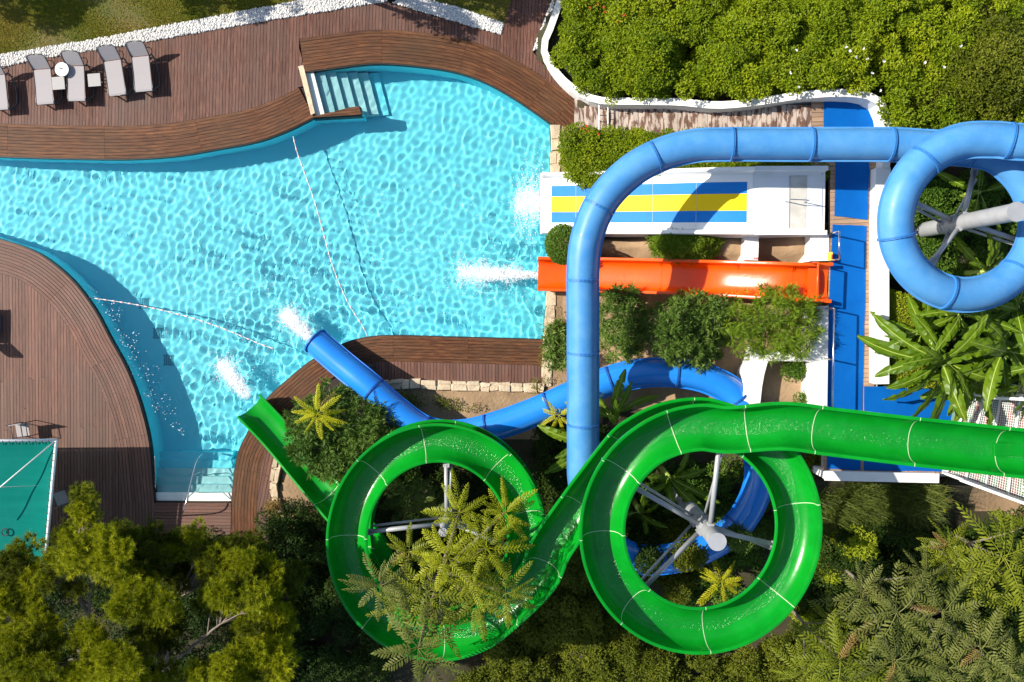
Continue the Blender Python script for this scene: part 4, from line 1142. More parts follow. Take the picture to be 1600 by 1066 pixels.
# ------------------------------------------------------------------ shade sail, chairs, canvas
ZS = 2.5
sh = thing('shade_sail', 'teal green shade net laced in a white tube frame', 'shade sail', (*P(88, 687, 0)[:2], 0))
cs = [P(-200, 690, ZS), P(88, 688, ZS), P(70, 885, ZS), P(-200, 885, ZS)]
vs = []; fs = []; NN = 24
def blp(u, v): return (cs[0].lerp(cs[1], u)).lerp(cs[3].lerp(cs[2], u), v)
for j in range(NN + 1):
    for i in range(NN + 1):
        u, v = .004 + i / NN * .984, .014 + j / NN * .97
        q = blp(u, v); e = min(u, 1 - u, v, 1 - v); vs.append((q.x, q.y, q.z - .22 * (1 - (1 - min(1, 4 * e)) ** 2) * .9 + .012 * math.sin(22 * v + 1.5 * math.sin(5 * u))))
for j in range(NN):
    for i in range(NN): a0 = j * (NN + 1) + i; fs.append((a0, a0 + NN + 1, a0 + NN + 2, a0 + 1))
mb = MB(); mb.add(vs, fs); mb.build('net', M['net'], sh, True)
for k, (p0, p1) in enumerate(zip(cs, cs[1:] + cs[:1])):
    mb = MB(); mb.tube([p0, p1], .05, 10); mb.build('frame_tube', M['paintwhite'], sh, True)
    if k in (0, 3): mb = MB(); mb.tube([(p0.x, p0.y, 0), (p0.x, p0.y, ZS)], .05, 10); mb.build('post', M['paintwhite'], sh, True)
    nb = int((p1 - p0).length / .22); mb = MB(); ctr = (cs[0] + cs[2]) / 2
    for j in range(1, nb):
        q = p0.lerp(p1, j / nb); inn = (ctr - q); d = (p1 - p0).normalized(); nrm = Vector((-d.y, d.x, 0)); nrm *= 1 if nrm.dot(inn) > 0 else -1
        mb.tube([q + Vector((0, 0, .055)), q + nrm * .06 + Vector((0, 0, .03)), q + nrm * .14 + Vector((0, 0, -.02))], .012, 5)
    tag(mb.build('lacing', M['cord'], sh), kind='stuff')
mb = MB(); mb.tube([P(84, 691, ZS + .06), P(-60, 812, ZS + .75)], .022, 8); o = mb.build('tension_rope', M['rope'], None, True); tag(o, 'white tension rope crossing above the teal shade net', 'rope')
mb = MB(); mb.tube([P(-200, 770, ZS - .1), P(79, 758, ZS - .12)], .006, 5); mb.build('net_seam', M['rope'], sh, True)
rp = [P(8 + 5.5 * math.cos(a), 832 + 5.5 * math.sin(a), ZS - .10) for a in np.linspace(0, 2 * math.pi, 21)]
mb = MB(); mb.tube(rp, .02, 6); o = mb.build('ring', M['cord'], None, True); tag(o, 'dark ring lying on the teal shade net', 'ring')
def chair(label, px, py, rz):
    q = P(px, py, .4); t = thing('deck_chair', label, 'chair', (q.x, q.y, 0), R(rz), 'metal chairs beside the shade sail')
    def add(name, mb, m, sm=True):
        o = mb.build(name, m, None, sm); o.parent = t
    mb = MB(); mb.box((0, 0, .42), (.46, .44, .025)); add('seat', mb, M['sling'], False)
    mb = MB(); mb.box((0, .25, .68), (.46, .02, .34)); add('backrest', mb, M['sling'], False)
    for sx in (-.27, .27):
        mb = MB(); mb.tube([(sx, -.24, 0), (sx, -.24, .62), (sx, .26, .62)], .016, 6); add('arm_frame', mb, M['frame'])
        mb = MB(); mb.tube([(sx, .26, 0), (sx, .26, .88)], .016, 6); add('leg', mb, M['frame'])
    mb = MB(); mb.tube([(-.27, -.24, .42), (.27, -.24, .42)], .014, 6); add('cross_bar', mb, M['frame'])
    return t
chair('metal chair with grey sling half under the edge of the teal net', 36, 672, 8)
chair('metal chair in shade to the right of the teal net frame', 96, 778, -70)
tp2 = thing('canvas_cover', 'crumpled dark canvas lying on the deck beside the blue tube outlet', 'canvas', P(569, 580, 0))
mb = MB(); vs = []; fs = []; q = P(568, 580, .02)
for j in range(11):
    for i in range(11):
        u, v = i / 10 - .5, j / 10 - .5
        vs.append((q.x + .75 * u + .12 * v, q.y + .62 * v - .2 * u, .05 + .10 * abs(math.sin(7 * u + 3 * math.sin(5 * v))) * (1 - 3.2 * max(u * u, v * v)) + .03 * math.sin(13 * v + 4 * u)))
for j in range(10):
    for i in range(10): a0 = j * 11 + i; fs.append((a0, a0 + 1, a0 + 12, a0 + 11))
mb.add(vs, fs); mb.build('cloth', M['tarp'], tp2, True)

# ------------------------------------------------------------------ lane ropes, foam
def lane_rope(label, pts):
    pp = catmull([tuple(P(a, b, WATER_Z + .02)) for a, b in pts], .1); 
    t = thing('lane_rope', label, 'rope', pp[0][:3])
    mb = MB(); mb.tube(pp[:, :3], .013, 5); mb.build('line', M['rope'], t, True)
    mb = MB()
    for i in range(1, len(pp) - 2, 3):
        a0, a1 = Vector(pp[i][:3]), Vector(pp[i + 1][:3]); a1 = a1.lerp(Vector(pp[i + 2][:3]), .4)
        mb.tube([a0, a0.lerp(a1, .2), a0.lerp(a1, .8), a1], [.016, .027, .027, .016], 8)
    tag(mb.build('floats', M['float'], t, True), kind='stuff')
lane_rope('long pale float rope curving across the middle of the pool', [(458, 213), (464, 237), (474, 265), (490, 310), (503, 355), (515, 400), (527, 435), (545, 475), (568, 512), (574, 527)])
lane_rope('pinkish float rope reaching from the left deck towards the blue tube outlet', [(132, 464), (200, 474), (250, 484), (310, 500), (360, 518), (400, 535), (430, 546)])

def foam(name, label, px, py, dx, dy, length, w0, w1, n, dens=1.0):
    q = P(px, py, WATER_Z); d = Vector((dx, -dy, 0)).normalized(); sd = Vector((-d.y, d.x, 0))
    f = RNG.uniform(0, 1, n) ** .8
    wd = w0 + (w1 - w0) * f
    lat = RNG.normal(0, .36, n) * wd * (1 + .3 * np.sin(f * 17 + 2))
    L = f * length + RNG.normal(0, .05, n)
    tail = RNG.random(n) < .12; L[tail] *= RNG.uniform(.9, 1.35, tail.sum()); lat[tail] *= 1.8
    h = .02 + np.abs(RNG.normal(0, .08, n)) * np.sin(np.clip(f, 0, 1) * math.pi * .9 + .25)
    pts = np.stack([q.x + d.x * L + sd.x * lat, q.y + d.y * L + sd.y * lat, q.z + h], -1)
    rad = .007 + .016 * RNG.random(n) ** 3 * (1 - .3 * f)
    o = blobs(name, pts, rad, [M['foam']], None, True, .8); tag(o, label, 'foam', None, 'stuff'); return o
foam('foam', 'white foam plume where the orange slide meets the pool', 846, 430, -1, -.03, 3.0, .15, .75, 7000)
foam('foam', 'white foam plume thrown out by the blue tube outlet', 484, 524, -.8, -.75, 1.25, .35, .6, 4200)
foam('foam', 'white foam plume at the end of the green slide', 386, 616, -.62, -.8, 1.5, .35, .6, 4600)
foam('foam', 'scattered foam along the front edge of the striped slide', 846, 318, -1, -.1, .9, 1.9, 1.3, 3000)
FM = bpy.data.materials.new('foam_sheet'); FM.use_nodes = True
nt = FM.node_tree; pb = nt.nodes['Principled BSDF']; pb.inputs['Base Color'].default_value = (.93, .95, .96, 1); pb.inputs['Roughness'].default_value = .8
tr = nt.nodes.new('ShaderNodeBsdfTransparent'); at = nt.nodes.new('ShaderNodeAttribute'); at.attribute_name = 'fade'
gn = nt.nodes.new('ShaderNodeNewGeometry'); n1 = nt.nodes.new('ShaderNodeTexNoise'); n1.inputs['Scale'].default_value = 5.5; n1.inputs['Detail'].default_value = 8; n1.inputs['Roughness'].default_value = .72; n1.inputs['Distortion'].default_value = 1.2
ad = nt.nodes.new('ShaderNodeMath'); ad.operation = 'ADD'; mr = nt.nodes.new('ShaderNodeMapRange'); mr.inputs[1].default_value = .92; mr.inputs[2].default_value = 1.5; mr.inputs[4].default_value = .92
ms = nt.nodes.new('ShaderNodeMixShader')
for x, y in ((gn.outputs['Position'], n1.inputs['Vector']), (n1.outputs['Fac'], ad.inputs[0]), (at.outputs['Fac'], ad.inputs[1]), (ad.outputs[0], mr.inputs[0]), (mr.outputs[0], ms.inputs[0]), (tr.outputs[0], ms.inputs[1]), (pb.outputs[0], ms.inputs[2]), (ms.outputs[0], nt.nodes['Material Output'].inputs[0])): nt.links.new(x, y)
def foam_sheet(label, px, py, dx, dy, length, w0, w1, peak=1.0):
    q = P(px, py, WATER_Z); d = Vector((dx, -dy, 0)).normalized(); sd = Vector((-d.y, d.x, 0)); V, F, A_ = [], [], []
    nl, nw = 40, 17
    for i in range(nl + 1):
        f = i / nl; w = w0 + (w1 - w0) * f
        for j in range(nw):
            g = j / (nw - 1) * 2 - 1
            V.append(tuple(q + d * (f * length) + sd * (g * w) + Vector((0, 0, .03 + .05 * math.sin(math.pi * f) * (1 - g * g) + .012 * math.sin(9 * f * length + 4 * g)))))
            e = peak * (1 - abs(g) ** 1.6) * (1 - max(0, (f - .35) / .65) ** 1.3) * min(1, .6 + f * 4); A_.append(e)
    for i in range(nl):
        for j in range(nw - 1): a0 = i * nw + j; F.append((a0, a0 + 1, a0 + nw + 1, a0 + nw))
    o = link(bpy.data.objects.new('foam_sheet', np_mesh('foam_sheet', V, F, [FM], True, {'fade': A_}))); return tag(o, label, 'foam', None, 'stuff')
foam_sheet('soft sheet of white foam in front of the orange slide', 848, 430, -1, -.03, 3.9, .12, .75)
foam_sheet('soft sheet of white foam in front of the blue tube outlet', 488, 530, -.8, -.75, 2.1, .3, .62)
foam_sheet('soft sheet of white foam in front of the green slide outlet', 390, 622, -.62, -.8, 2.4, .3, .6)
foam_sheet('thin lacy foam along the front edge of the striped slide', 850, 318, -1, -.05, 1.7, 1.0, 1.05, .78)
def flecks(label, poly, n, r0, r1):  # white specks stand in for sun glints on the water as well as foam
    p2 = scatter(xy(poly, WATER_Z), n * 3); k = (np.sin(p2[:, 0] * 4 + p2[:, 1] * 2.2) + np.sin(p2[:, 1] * 5.3 - p2[:, 0]) + RNG.normal(0, 1.6, len(p2))) > .9
    p2 = p2[k][:n]; o = blobs('foam_glint_flecks', np.c_[p2, np.full(len(p2), WATER_Z + .015)], RNG.uniform(r0, r1, len(p2)), [M['foam']], None, True, .5); tag(o, label, 'foam', None, 'stuff')
flecks('tiny foam flecks drifting in the shade beside the left deck', [(60, 405), (130, 440), (190, 480), (245, 560), (300, 690), (245, 650), (210, 590), (180, 540), (140, 465)], 200, .010, .024)
flecks('tiny foam flecks around the blue and green slide outlets', [(250, 430), (440, 430), (470, 600), (420, 600), (330, 640), (250, 540)], 420, .008, .016)
flecks('tiny white flecks modelling foam and sun glints in front of the orange slide', [(560, 300), (840, 280), (840, 500), (600, 500)], 420, .008, .018)
flecks('tiny bright foam flecks spread over the middle of the pool', [(200, 330), (430, 260), (600, 300), (600, 500), (430, 480), (230, 440)], 900, .006, .013)

# ------------------------------------------------------------------ vegetation
def sphere_dirs(n, lo=-.25, rg=RNG):
    z = rg.uniform(lo, 1, n); a = rg.uniform(0, 2 * math.pi, n); r = np.sqrt(1 - z * z)
    return np.stack([r * np.cos(a), r * np.sin(a), z], -1)

def leaves(pos, d, ln, wd, tint, fold=.12):
    """leaf blades: 4 vertices each, folded along the midrib"""
    n = len(pos)
    up = np.tile(np.array([0, 0, 1.]), (n, 1)) + RNG.normal(0, .45, (n, 3))
    sd = np.cross(d, up); sd /= np.linalg.norm(sd, axis=1)[:, None] + 1e-9
    nn = np.cross(sd, d)
    L = ln[:, None]; W = wd[:, None]
    V = np.stack([pos, pos + d * L * .5 + sd * W * .5 + nn * W * fold, pos + d * L - nn * L * .12, pos + d * L * .5 - sd * W * .5 + nn * W * fold], 1)
    return V.reshape(-1, 3), np.arange(4 * n).reshape(-1, 4), np.repeat(tint, 4)

def crown(clumps, per_m2, ln, wd, rg=RNG, lo=-.2, upb=.5, jitter=.9, inner=.55, squash=.8):
    """leaves spread over and through lumps (cx, cy, cz, r)"""
    P0, D0, T0 = [], [], []
    for cx, cy, cz, r in clumps:
        n = max(6, int(per_m2 * 4 * math.pi * r * r * .6))
        dr = sphere_dirs(n, lo, rg); rr = r * rg.uniform(inner, 1.06, n) ** .6
        P0.append(np.array([cx, cy, cz]) + dr * rr[:, None] * np.array([1, 1, squash]))
        dd = dr * .55 + rg.normal(0, jitter, (n, 3)); dd[:, 2] = dd[:, 2] * .45 + upb * rg.uniform(-.2, 1, n); dd /= np.linalg.norm(dd, axis=1)[:, None] + 1e-9
        D0.append(dd); T0.append(np.clip(rg.normal(.5, .2, n) + rg.normal(0, .2), 0, 1))
    p, d, t = np.vstack(P0), np.vstack(D0), np.concatenate(T0); n = len(p)
    return leaves(p, d, ln * rg.uniform(.65, 1.25, n), wd * rg.uniform(.7, 1.2, n), t)

def crown_obj(name, clumps, per_m2, ln, wd, matn, parent=None, **k):
    V, Q, T = crown(clumps, per_m2, ln, wd, **k)
    o = bpy.data.objects.new(name, np_mesh(name, V, Q, [LM[matn]], False, {'tint': T})); return link(o, parent)

def stems(name, base, tips, r0, r1, material, parent):
    mb = MB()
    for tpt in tips:
        a, b = Vector(base), Vector(tpt); m = a.lerp(b, .5) + Vector((random.uniform(-.12, .12), random.uniform(-.12, .12), .1)) * (b - a).length
        mb.tube(catmull([a, m, b], .25)[:, :3], np.linspace(r0, r1, len(catmull([a, m, b], .25))), 6)
    return mb.build(name, material, parent, True)

NV = [0]
def shrub(name, label, cat, px, py, rx, ry, top, matn, n=14, cr=.32, per=260, ln=.12, wd=.05, base=None, group=None, sub=0.55, **k):
    """a bush whose top shows at (px, py); rx, ry in photo pixels, top in metres"""
    q = P(px, py, top * .75 + .25 * gz(px, py)); g0 = float(ground(q.x, q.y)) if base is None else base
    sx, sy = rx / 47., ry / 47.
    t = thing(name, label, cat, (q.x, q.y, g0), 0, group)
    cl = []
    for i in range(n):
        a = i * 2.39996; f = math.sqrt((i + .5) / n)
        x, y = math.cos(a) * f, math.sin(a) * f
        z = g0 + (top - g0) * (1 - .55 * f ** 2) * random.uniform(.8, 1.02) - cr * .6
        r = cr * random.uniform(.75, 1.25)
        cl.append((q.x + x * max(.05, sx - r * .6), q.y + y * max(.05, sy - r * .6), max(g0 + .05, z), r))
        if z - g0 > 2.2 * cr: cl.append((q.x + x * max(.05, sx - r * .5) * 1.02, q.y + y * max(.05, sy - r * .5) * 1.02, g0 + (z - g0) * sub, r * 1.1))
    crown_obj('foliage', cl, per, ln, wd, matn, t, **k)
    stems('stem', (q.x, q.y, g0 - .05), [c[:3] for c in cl[:7]], .03, .012, M['bark'], t)
    return t, cl

def mass(name, label, cat, poly, zf, n, cr, per, ln, wd, matn, zj=.25, kind=None, group=None, **k):
    """a spread of foliage lumps over an area given in pixels; zf(px, py) is the height of its top"""
    pxs = np.asarray(poly, float); cand = scatter(pxs, n)
    cl = []
    for a, b in cand:
        z = zf(a, b) + random.uniform(-zj, zj); q = P(a, b, z); r = cr * random.uniform(.6, 1.35)
        cl.append((q.x, q.y, z - r * .8, r))
    V, Q, T = crown(cl, per, ln, wd, **k)
    o = bpy.data.objects.new(name, np_mesh(name, V, Q, [LM[matn]], False, {'tint': T})); link(o)
    return tag(o, label, cat, group, kind)

# bright hedge bank, upper right
zb = lambda a, b: float(ground(*P(a, b, 1.8)[:2])) + 1.0
hed = [(884, -25), (1630, -25), (1630, 200), (1408, 205), (1392, 158), (1345, 126), (1240, 131), (1150, 142), (1060, 141), (1000, 138), (950, 136), (915, 116), (876, 86), (863, 68), (880, 20)]
HB = mass('hedge_bank', 'wide bank of bright green leafy hedge behind the curved white wall', 'hedge', hed, zb, 1150, .27, 310, .11, .054, 'bright', .75, kind='stuff')
for lb, px, py, rx, ry, m in (('narrow clipped hedge row nearest the white pebble strip', 918, 70, 22, 72, 'bright'), ('second clipped hedge row, right of the row by the pebbles', 958, 80, 20, 76, 'bright')):
    shrub('hedge_row', lb, 'hedge', px, py, rx, ry, 1.9, m, 26, .3, 330, .09, .04, group='clipped hedge rows')
shrub('bush', 'large rounded mid green bush in the upper hedge right of the clipped rows', 'bush', 1020, 75, 52, 62, 3.3, 'bright', 30, .36, 300, .11, .05)
shrub('bush', 'yellowish bush just above the white wall in the middle of the bank', 'bush', 1250, 105, 70, 34, 3.9, 'lime', 26, .33, 300, .1, .05)
shrub('bush', 'light green bush at the top edge above the blue mat', 'bush', 1350, 40, 70, 40, 4.2, 'bright', 26, .36, 300, .11, .05)
shrub('tree', 'dark olive leafy tree in the upper right corner', 'tree', 1560, 95, 85, 110, 5.2, 'olive', 46, .42, 260, .10, .05)
shrub('bush', 'dark bush between the white wall end and the upper right tree', 'bush', 1450, 155, 52, 42, 4.2, 'olive', 20, .34, 260, .10, .045)
def flowers(label, spots, matn, host, z):
    for i, (a, b) in enumerate(spots):
        q = P(a, b, z(a, b)); n = 7; ang = RNG.uniform(0, 6.28, n); d = np.stack([np.cos(ang), np.sin(ang), np.full(n, .5)], -1); d /= np.linalg.norm(d, axis=1)[:, None]
        V, Q, T = leaves(np.tile(np.array(q), (n, 1)), d, np.full(n, .055), np.full(n, .045), RNG.uniform(0, 1, n))
        o = bpy.data.objects.new('flower', np_mesh('flower', V, Q, [LM[matn]], False, {'tint': T})); link(o, host)
flowers('red flower in the hedge corner right of the white pebble strip', [(922, 13), (942, 12), (946, 19), (933, 7), (974, 24), (966, 34)], 'redflower', HB, lambda a, b: zb(a, b) + .55)
flowers('white flower on the bright hedge bank', [(1244, 79), (1322, 74), (1328, 80), (1349, 76), (1338, 90), (1355, 92), (1381, 96), (1363, 114), (1235, 114), (1501, 72), (1475, 105), (1445, 98), (1375, 142), (1248, 137)], 'whiteflower', HB, lambda a, b: zb(a, b) + .75)

# hedges by the stair and under the tube
zh = lambda a, b: 1.05 + .0042 * max(0, a - 930)
FH = mass('flowering_hedge', 'bushy green hedge with red flowers between stair and wide slide', 'hedge', [(886, 205), (905, 196), (955, 208), (1010, 214), (1000, 262), (940, 285), (893, 282), (884, 245)], zh, 130, .26, 380, .085, .042, 'bright', .18)
flowers('red flower on the hedge beside the wooden stair', [(916, 197), (918, 205), (935, 210), (911, 201)], 'redflower', FH, lambda a, b: 1.15)
mass('low_hedge', 'long green hedge running under the straight blue tube', 'hedge', [(1000, 212), (1285, 208), (1293, 258), (1297, 270), (1180, 270), (1040, 276), (985, 272)], lambda a, b: zh(a, b) + .25, 210, .25, 380, .085, .04, 'bright', .16)
shrub('bush', 'lime green bush in front of the flowering hedge by the pool wall', 'bush', 906, 262, 20, 22, 1.2, 'lime', 10, .2, 420, .07, .035)
# topiary ball
def ball(name, label, cat, px, py, rpx, z, matn, ky=1.0, ln=.065, wd=.036, per=1500, jit=1.4):
    q = P(px, py, z); r = rpx / 46.; g0 = float(ground(q.x, q.y)); t = thing(name, label, cat, (q.x, q.y, g0))
    n = int(per * r * r * 16); dr = sphere_dirs(n, -.6); p = np.array(q) + dr * (r * np.where(RNG.random(n) < .5, RNG.uniform(.92, 1.03, n), RNG.uniform(.4, .9, n)))[:, None] * np.array([1, ky, .9])
    dd = dr + RNG.normal(0, jit, (n, 3)); dd /= np.linalg.norm(dd, axis=1)[:, None]
    V, Q, T = leaves(p, dd, ln * RNG.uniform(.7, 1.3, n), wd * RNG.uniform(.7, 1.2, n), RNG.uniform(0, 1, n))
    link(bpy.data.objects.new('foliage', np_mesh('foliage', V, Q, [LM[matn]], False, {'tint': T})), t)
    mb = MB(); mb.tube([(q.x, q.y, g0 - .05), (q.x, q.y, q.z - r * .5)], .05, 8); mb.build('trunk', M['bark'], t, True)
    return t
ball('topiary_ball', 'round clipped bush at the pool edge left of the blue tube', 'bush', 880, 382, 27, 1.05, 'mid', 1.12)
for lb, px, py, rx, ry in (('fine leaved conical bush between wide slide and orange slide', 1077, 379, 56, 25),):
    shrub('conifer_bush', lb, 'bush', px, py, rx + 4, ry + 5, 2.3, 'feather', 34, .27, 640, .13, .024, upb=.3, jitter=.8)
def tufted(name, label, cat, px, py, rx, ry, top, matn, ln, wd):
    """an open bush of many leaf tufts at the ends of its shoots"""
    q = P(px, py, top * .75 + .25 * gz(px, py)); g0 = float(ground(q.x, q.y)); sx, sy = rx / 47., ry / 47.
    t = thing(name, label, cat, (q.x, q.y, g0)); cl = []; n = int(150 * sx * sy) + 18
    lumps = [(random.uniform(-.6, .6), random.uniform(-.6, .6), random.uniform(.75, 1.05)) for _ in range(6)]
    for i in range(n):
        a = i * 2.39996 + random.uniform(-.3, .3); f = math.sqrt((i + .5) / n) * random.uniform(.85, 1.12); x, y = math.cos(a) * f, math.sin(a) * f
        hh = max(h * (1 - .9 * ((x - u) ** 2 + (y - v) ** 2)) for u, v, h in lumps)
        z = g0 + (top - g0) * max(.18, hh) * random.uniform(.72, 1.03)
        cl.append((q.x + x * sx, q.y + y * sy, z - .08, random.uniform(.09, .16)))
    P0, D0, T0 = [], [], []
    for cx, cy, cz, r in cl:
        k = 30; d = sphere_dirs(k, -.1) + np.array([0, 0, .15]) + RNG.normal(0, .2, (k, 3)); d /= np.linalg.norm(d, axis=1)[:, None]
        P0.append(np.array([cx, cy, cz]) + d * .02 - np.array([0, 0, 1]) * RNG.uniform(0, .22, k)[:, None]); D0.append(d); T0.append(np.clip(RNG.normal(.5, .17, k) + RNG.normal(0, .2), 0, 1))
    p_, d_, t_ = np.vstack(P0), np.vstack(D0), np.concatenate(T0); m_ = len(p_)
    V, Q, T = leaves(p_, d_, ln * RNG.uniform(.7, 1.25, m_), wd * RNG.uniform(.7, 1.2, m_), t_, .2)
    link(bpy.data.objects.new('foliage', np_mesh('foliage', V, Q, [LM[matn]], False, {'tint': T})), t)
    stems('stem', (q.x, q.y, g0 - .05), [(c[0], c[1], c[2]) for c in cl[::max(1, n // 12)]], .03, .008, M['bark'], t)
    return t
# oleander-like bushes along the orange slide
for lb, px, py, rx, ry, top, m, w_, l_ in (
  ('dark oleander bush right beside the straight blue tube below orange slide', 978, 505, 42, 62, 2.5, 'oleander', .026, .15),
  ('broad oleander bush in the middle of the bed below orange slide', 1085, 515, 68, 58, 3.2, 'oleander', .028, .15),
  ('light feathery bush beside the blue mats below orange slide', 1217, 505, 68, 56, 3.9, 'feather', .018, .15),
  ('small oleander bush left of the straight blue tube', 872, 540, 22, 40, 1.4, 'oleander', .028, .14),
  ('large oleander bush between the blue outlet tube and green outlet channel', 535, 685, 92, 84, 2.3, 'oleander', .028, .16)):
    tufted('oleander', lb, 'bush', px, py, rx, ry, top, m, l_ * 1.35, w_ * 1.3)
shrub('small_shrub', 'small green shrub on dry soil beside the white kerb', 'shrub', 1244, 578, 22, 16, 2.5, 'mid', 8, .2, 300, .1, .045)
shrub('small_shrub', 'low dark shrub at the corner beside the green channel and kerb', 'shrub', 1266, 627, 24, 12, 2.6, 'mid', 8, .2, 340, .09, .04)
shrub('clump', 'olive bush below the mats beside the larger green loop', 'bush', 1272, 720, 20, 22, 1.9, 'olive', 9, .22, 320, .1, .045)
# clipped low hedge beside the planter wall
def clipped(label, poly, z0, z1, matn):
    q = xy(poly, z1); t = thing('clipped_hedge', label, 'hedge', (*q.mean(0), z0))
    n = int(9000); p2 = scatter(q, n); top = np.c_[p2, z1 + RNG.uniform(-.05, .05, n)]
    e = []; 
    for i in range(len(q)):
        a, b = q[i], q[(i + 1) % len(q)]; k = int(np.linalg.norm(b - a) * 500); f = RNG.uniform(0, 1, k); e.append(np.c_[a + (b - a) * f[:, None] + RNG.normal(0, .02, (k, 2)), RNG.uniform(z0, z1, k)])
    p = np.vstack([top] + e); n = len(p); dd = RNG.normal(0, .7, (n, 3)) + np.array([0, 0, .8]); dd /= np.linalg.norm(dd, axis=1)[:, None]
    V, Q, T = leaves(p, dd, .07 * RNG.uniform(.7, 1.2, n), .04 * RNG.uniform(.7, 1.2, n), RNG.uniform(0, 1, n))
    link(bpy.data.objects.new('foliage', np_mesh('foliage', V, Q, [LM[matn]], False, {'tint': T})), t)
    mb = MB(); mb.prism([tuple(p) for p in (q.mean(0) + (q - q.mean(0)) * .97)[::-1]], z0, z1 - .06); mb.build('core', M['bark'], t)
clipped('bright clipped hedge between planter wall and banana plants', [(1388, 452), (1450, 470), (1470, 606), (1389, 604)], 2.2, 3.0, 'lime')
shrub('bush', 'leafy bush inside the blue loop left of the steel column', 'bush', 1462, 300, 26, 26, 3.4, 'mid', 10, .26, 320, .1, .05)
shrub('bush', 'leafy bush below the steel column inside the blue loop', 'bush', 1452, 395, 24, 24, 3.2, 'mid', 10, .26, 320, .1, .05)

# ---- fronds
def frond_mesh(name, L, pairs, ll, lw, matn, droop=.5, seed=0, taper=.55):
    rg = np.random.default_rng(seed); ps, ds, ls, ws, ts = [], [], [], [], []
    spine = lambda f: np.array([L * f, 0, .25 * L * f - droop * L * f * f])
    for k in range(pairs):
        f = .16 + .84 * (k + .5) / pairs
        sh = math.sin(math.pi * (.12 + .80 * f)) ** taper
        for s in (1, -1):
            ps.append(spine(f)); a = R(68 - 26 * f) + rg.normal(0, .06)
            ds.append(np.array([math.cos(a), s * math.sin(a), -.18 + rg.normal(0, .10)])); ls.append(ll * sh * rg.uniform(.9, 1.1)); ws.append(lw); ts.append(rg.uniform(.2, .8))
    ps.append(spine(1)); ds.append(np.array([1, 0, -.3])); ls.append(ll * .6); ws.append(lw); ts.append(.5)
    ps, ds = np.array(ps), np.array(ds); ds /= np.linalg.norm(ds, axis=1)[:, None]; ls, ws, ts = np.array(ls), np.array(ws), np.array(ts)
    up = np.tile([0, 0, 1.], (len(ps), 1)); sd = np.cross(ds, up); sd /= np.linalg.norm(sd, axis=1)[:, None]; nn = np.cross(sd, ds)
    # leaflet of six vertices, bent downwards to its tip
    l, w = ls[:, None], ws[:, None]
    V = np.stack([ps - sd * w * .12, ps + ds * l * .35 - sd * w * .5 + nn * w * .15, ps + ds * l * .75 - sd * w * .38 - nn * l * .05, ps + ds * l - nn * l * .16,
                  ps + ds * l * .75 + sd * w * .38 - nn * l * .05, ps + ds * l * .35 + sd * w * .5 + nn * w * .15], 1)
    n = len(ps); b = (np.arange(n) * 6)[:, None]
    Q = np.vstack([b + np.array([[0, 1, 5, 0]])[:, :4], b + np.array([[1, 2, 4, 5]]), b + np.array([[2, 3, 4, 2]])])
    Q = np.vstack([b + np.array([[1, 2, 4, 5]])])
    T3 = np.vstack([b + np.array([[0, 1, 5]]), b + np.array([[2, 3, 4]])])
    V = V.reshape(-1, 3); tint = np.repeat(ts, 6)
    # rachis
    f = np.linspace(0, 1, 7); sp = np.array([spine(x) for x in f]); rr = np.linspace(.012, .004, 7)
    v2 = np.concatenate([sp + np.array([0, -1, 0]) * rr[:, None], sp + np.array([0, 1, 0]) * rr[:, None], sp + np.array([0, 0, 1]) * rr[:, None]])
    o = len(V); f2 = [(o + i, o + i + 1, o + 14 + i + 1, o + 14 + i) for i in range(6)] + [(o + 14 + i, o + 14 + i + 1, o + 7 + i + 1, o + 7 + i) for i in range(6)]
    me = bpy.data.meshes.new(name)
    me.from_pydata(np.vstack([V, v2]).tolist(), [], [tuple(x) for x in Q.tolist()] + [tuple(x) for x in T3.tolist()] + f2)
    at = me.attributes.new('tint', 'FLOAT', 'POINT'); at.data.foreach_set('value', np.concatenate([tint, np.full(21, .9)]).astype(np.float32))
    me.materials.append(LM[matn]); me.update(); return me

FR = {}
for key, (matn, L, pairs, ll, lw) in {'yellow': ('yellowfrond', 1.05, 12, .17, .046), 'green': ('frond', 1.15, 11, .21, .048), 'grey': ('greyfrond', 1.2, 11, .22, .05), 'palm': ('palm', 1.1, 16, .30, .035), 'lime': ('limefrond', 1.1, 12, .19, .046), 'brown': ('dry', 1.0, 10, .17, .04)}.items():
    FR[key] = [frond_mesh('frond', L, pairs, ll, lw, matn, d, i + 3) for i, d in enumerate((.35, .5, .62))]

def rosette(root, c, r, n, key, tilt=.15, tiers=2):
    a0 = random.uniform(0, 6.28)
    for k in range(n):
        o = bpy.data.objects.new('frond', FR['brown'][k % 3] if random.random() < .05 and n > 9 else FR[key][k % 3]); COL.objects.link(o); o.parent = root; o.matrix_parent_inverse = root.matrix_basis.inverted()
        tier = k % tiers; sc_ = r * random.uniform(.82, 1.12) * (1 - .12 * tier)
        o.location = (c[0], c[1], c[2] + .12 * tier + random.uniform(-.06, .06)); o.scale = (sc_ * random.uniform(.75, 1.1), sc_ * random.uniform(.8, 1.1), sc_)
        o.rotation_euler = Euler((random.uniform(-.45, .45), -random.uniform(-.3, .34) - .32 * tier + .06, a0 + 2 * math.pi * k / n + random.uniform(-.3, .3)))

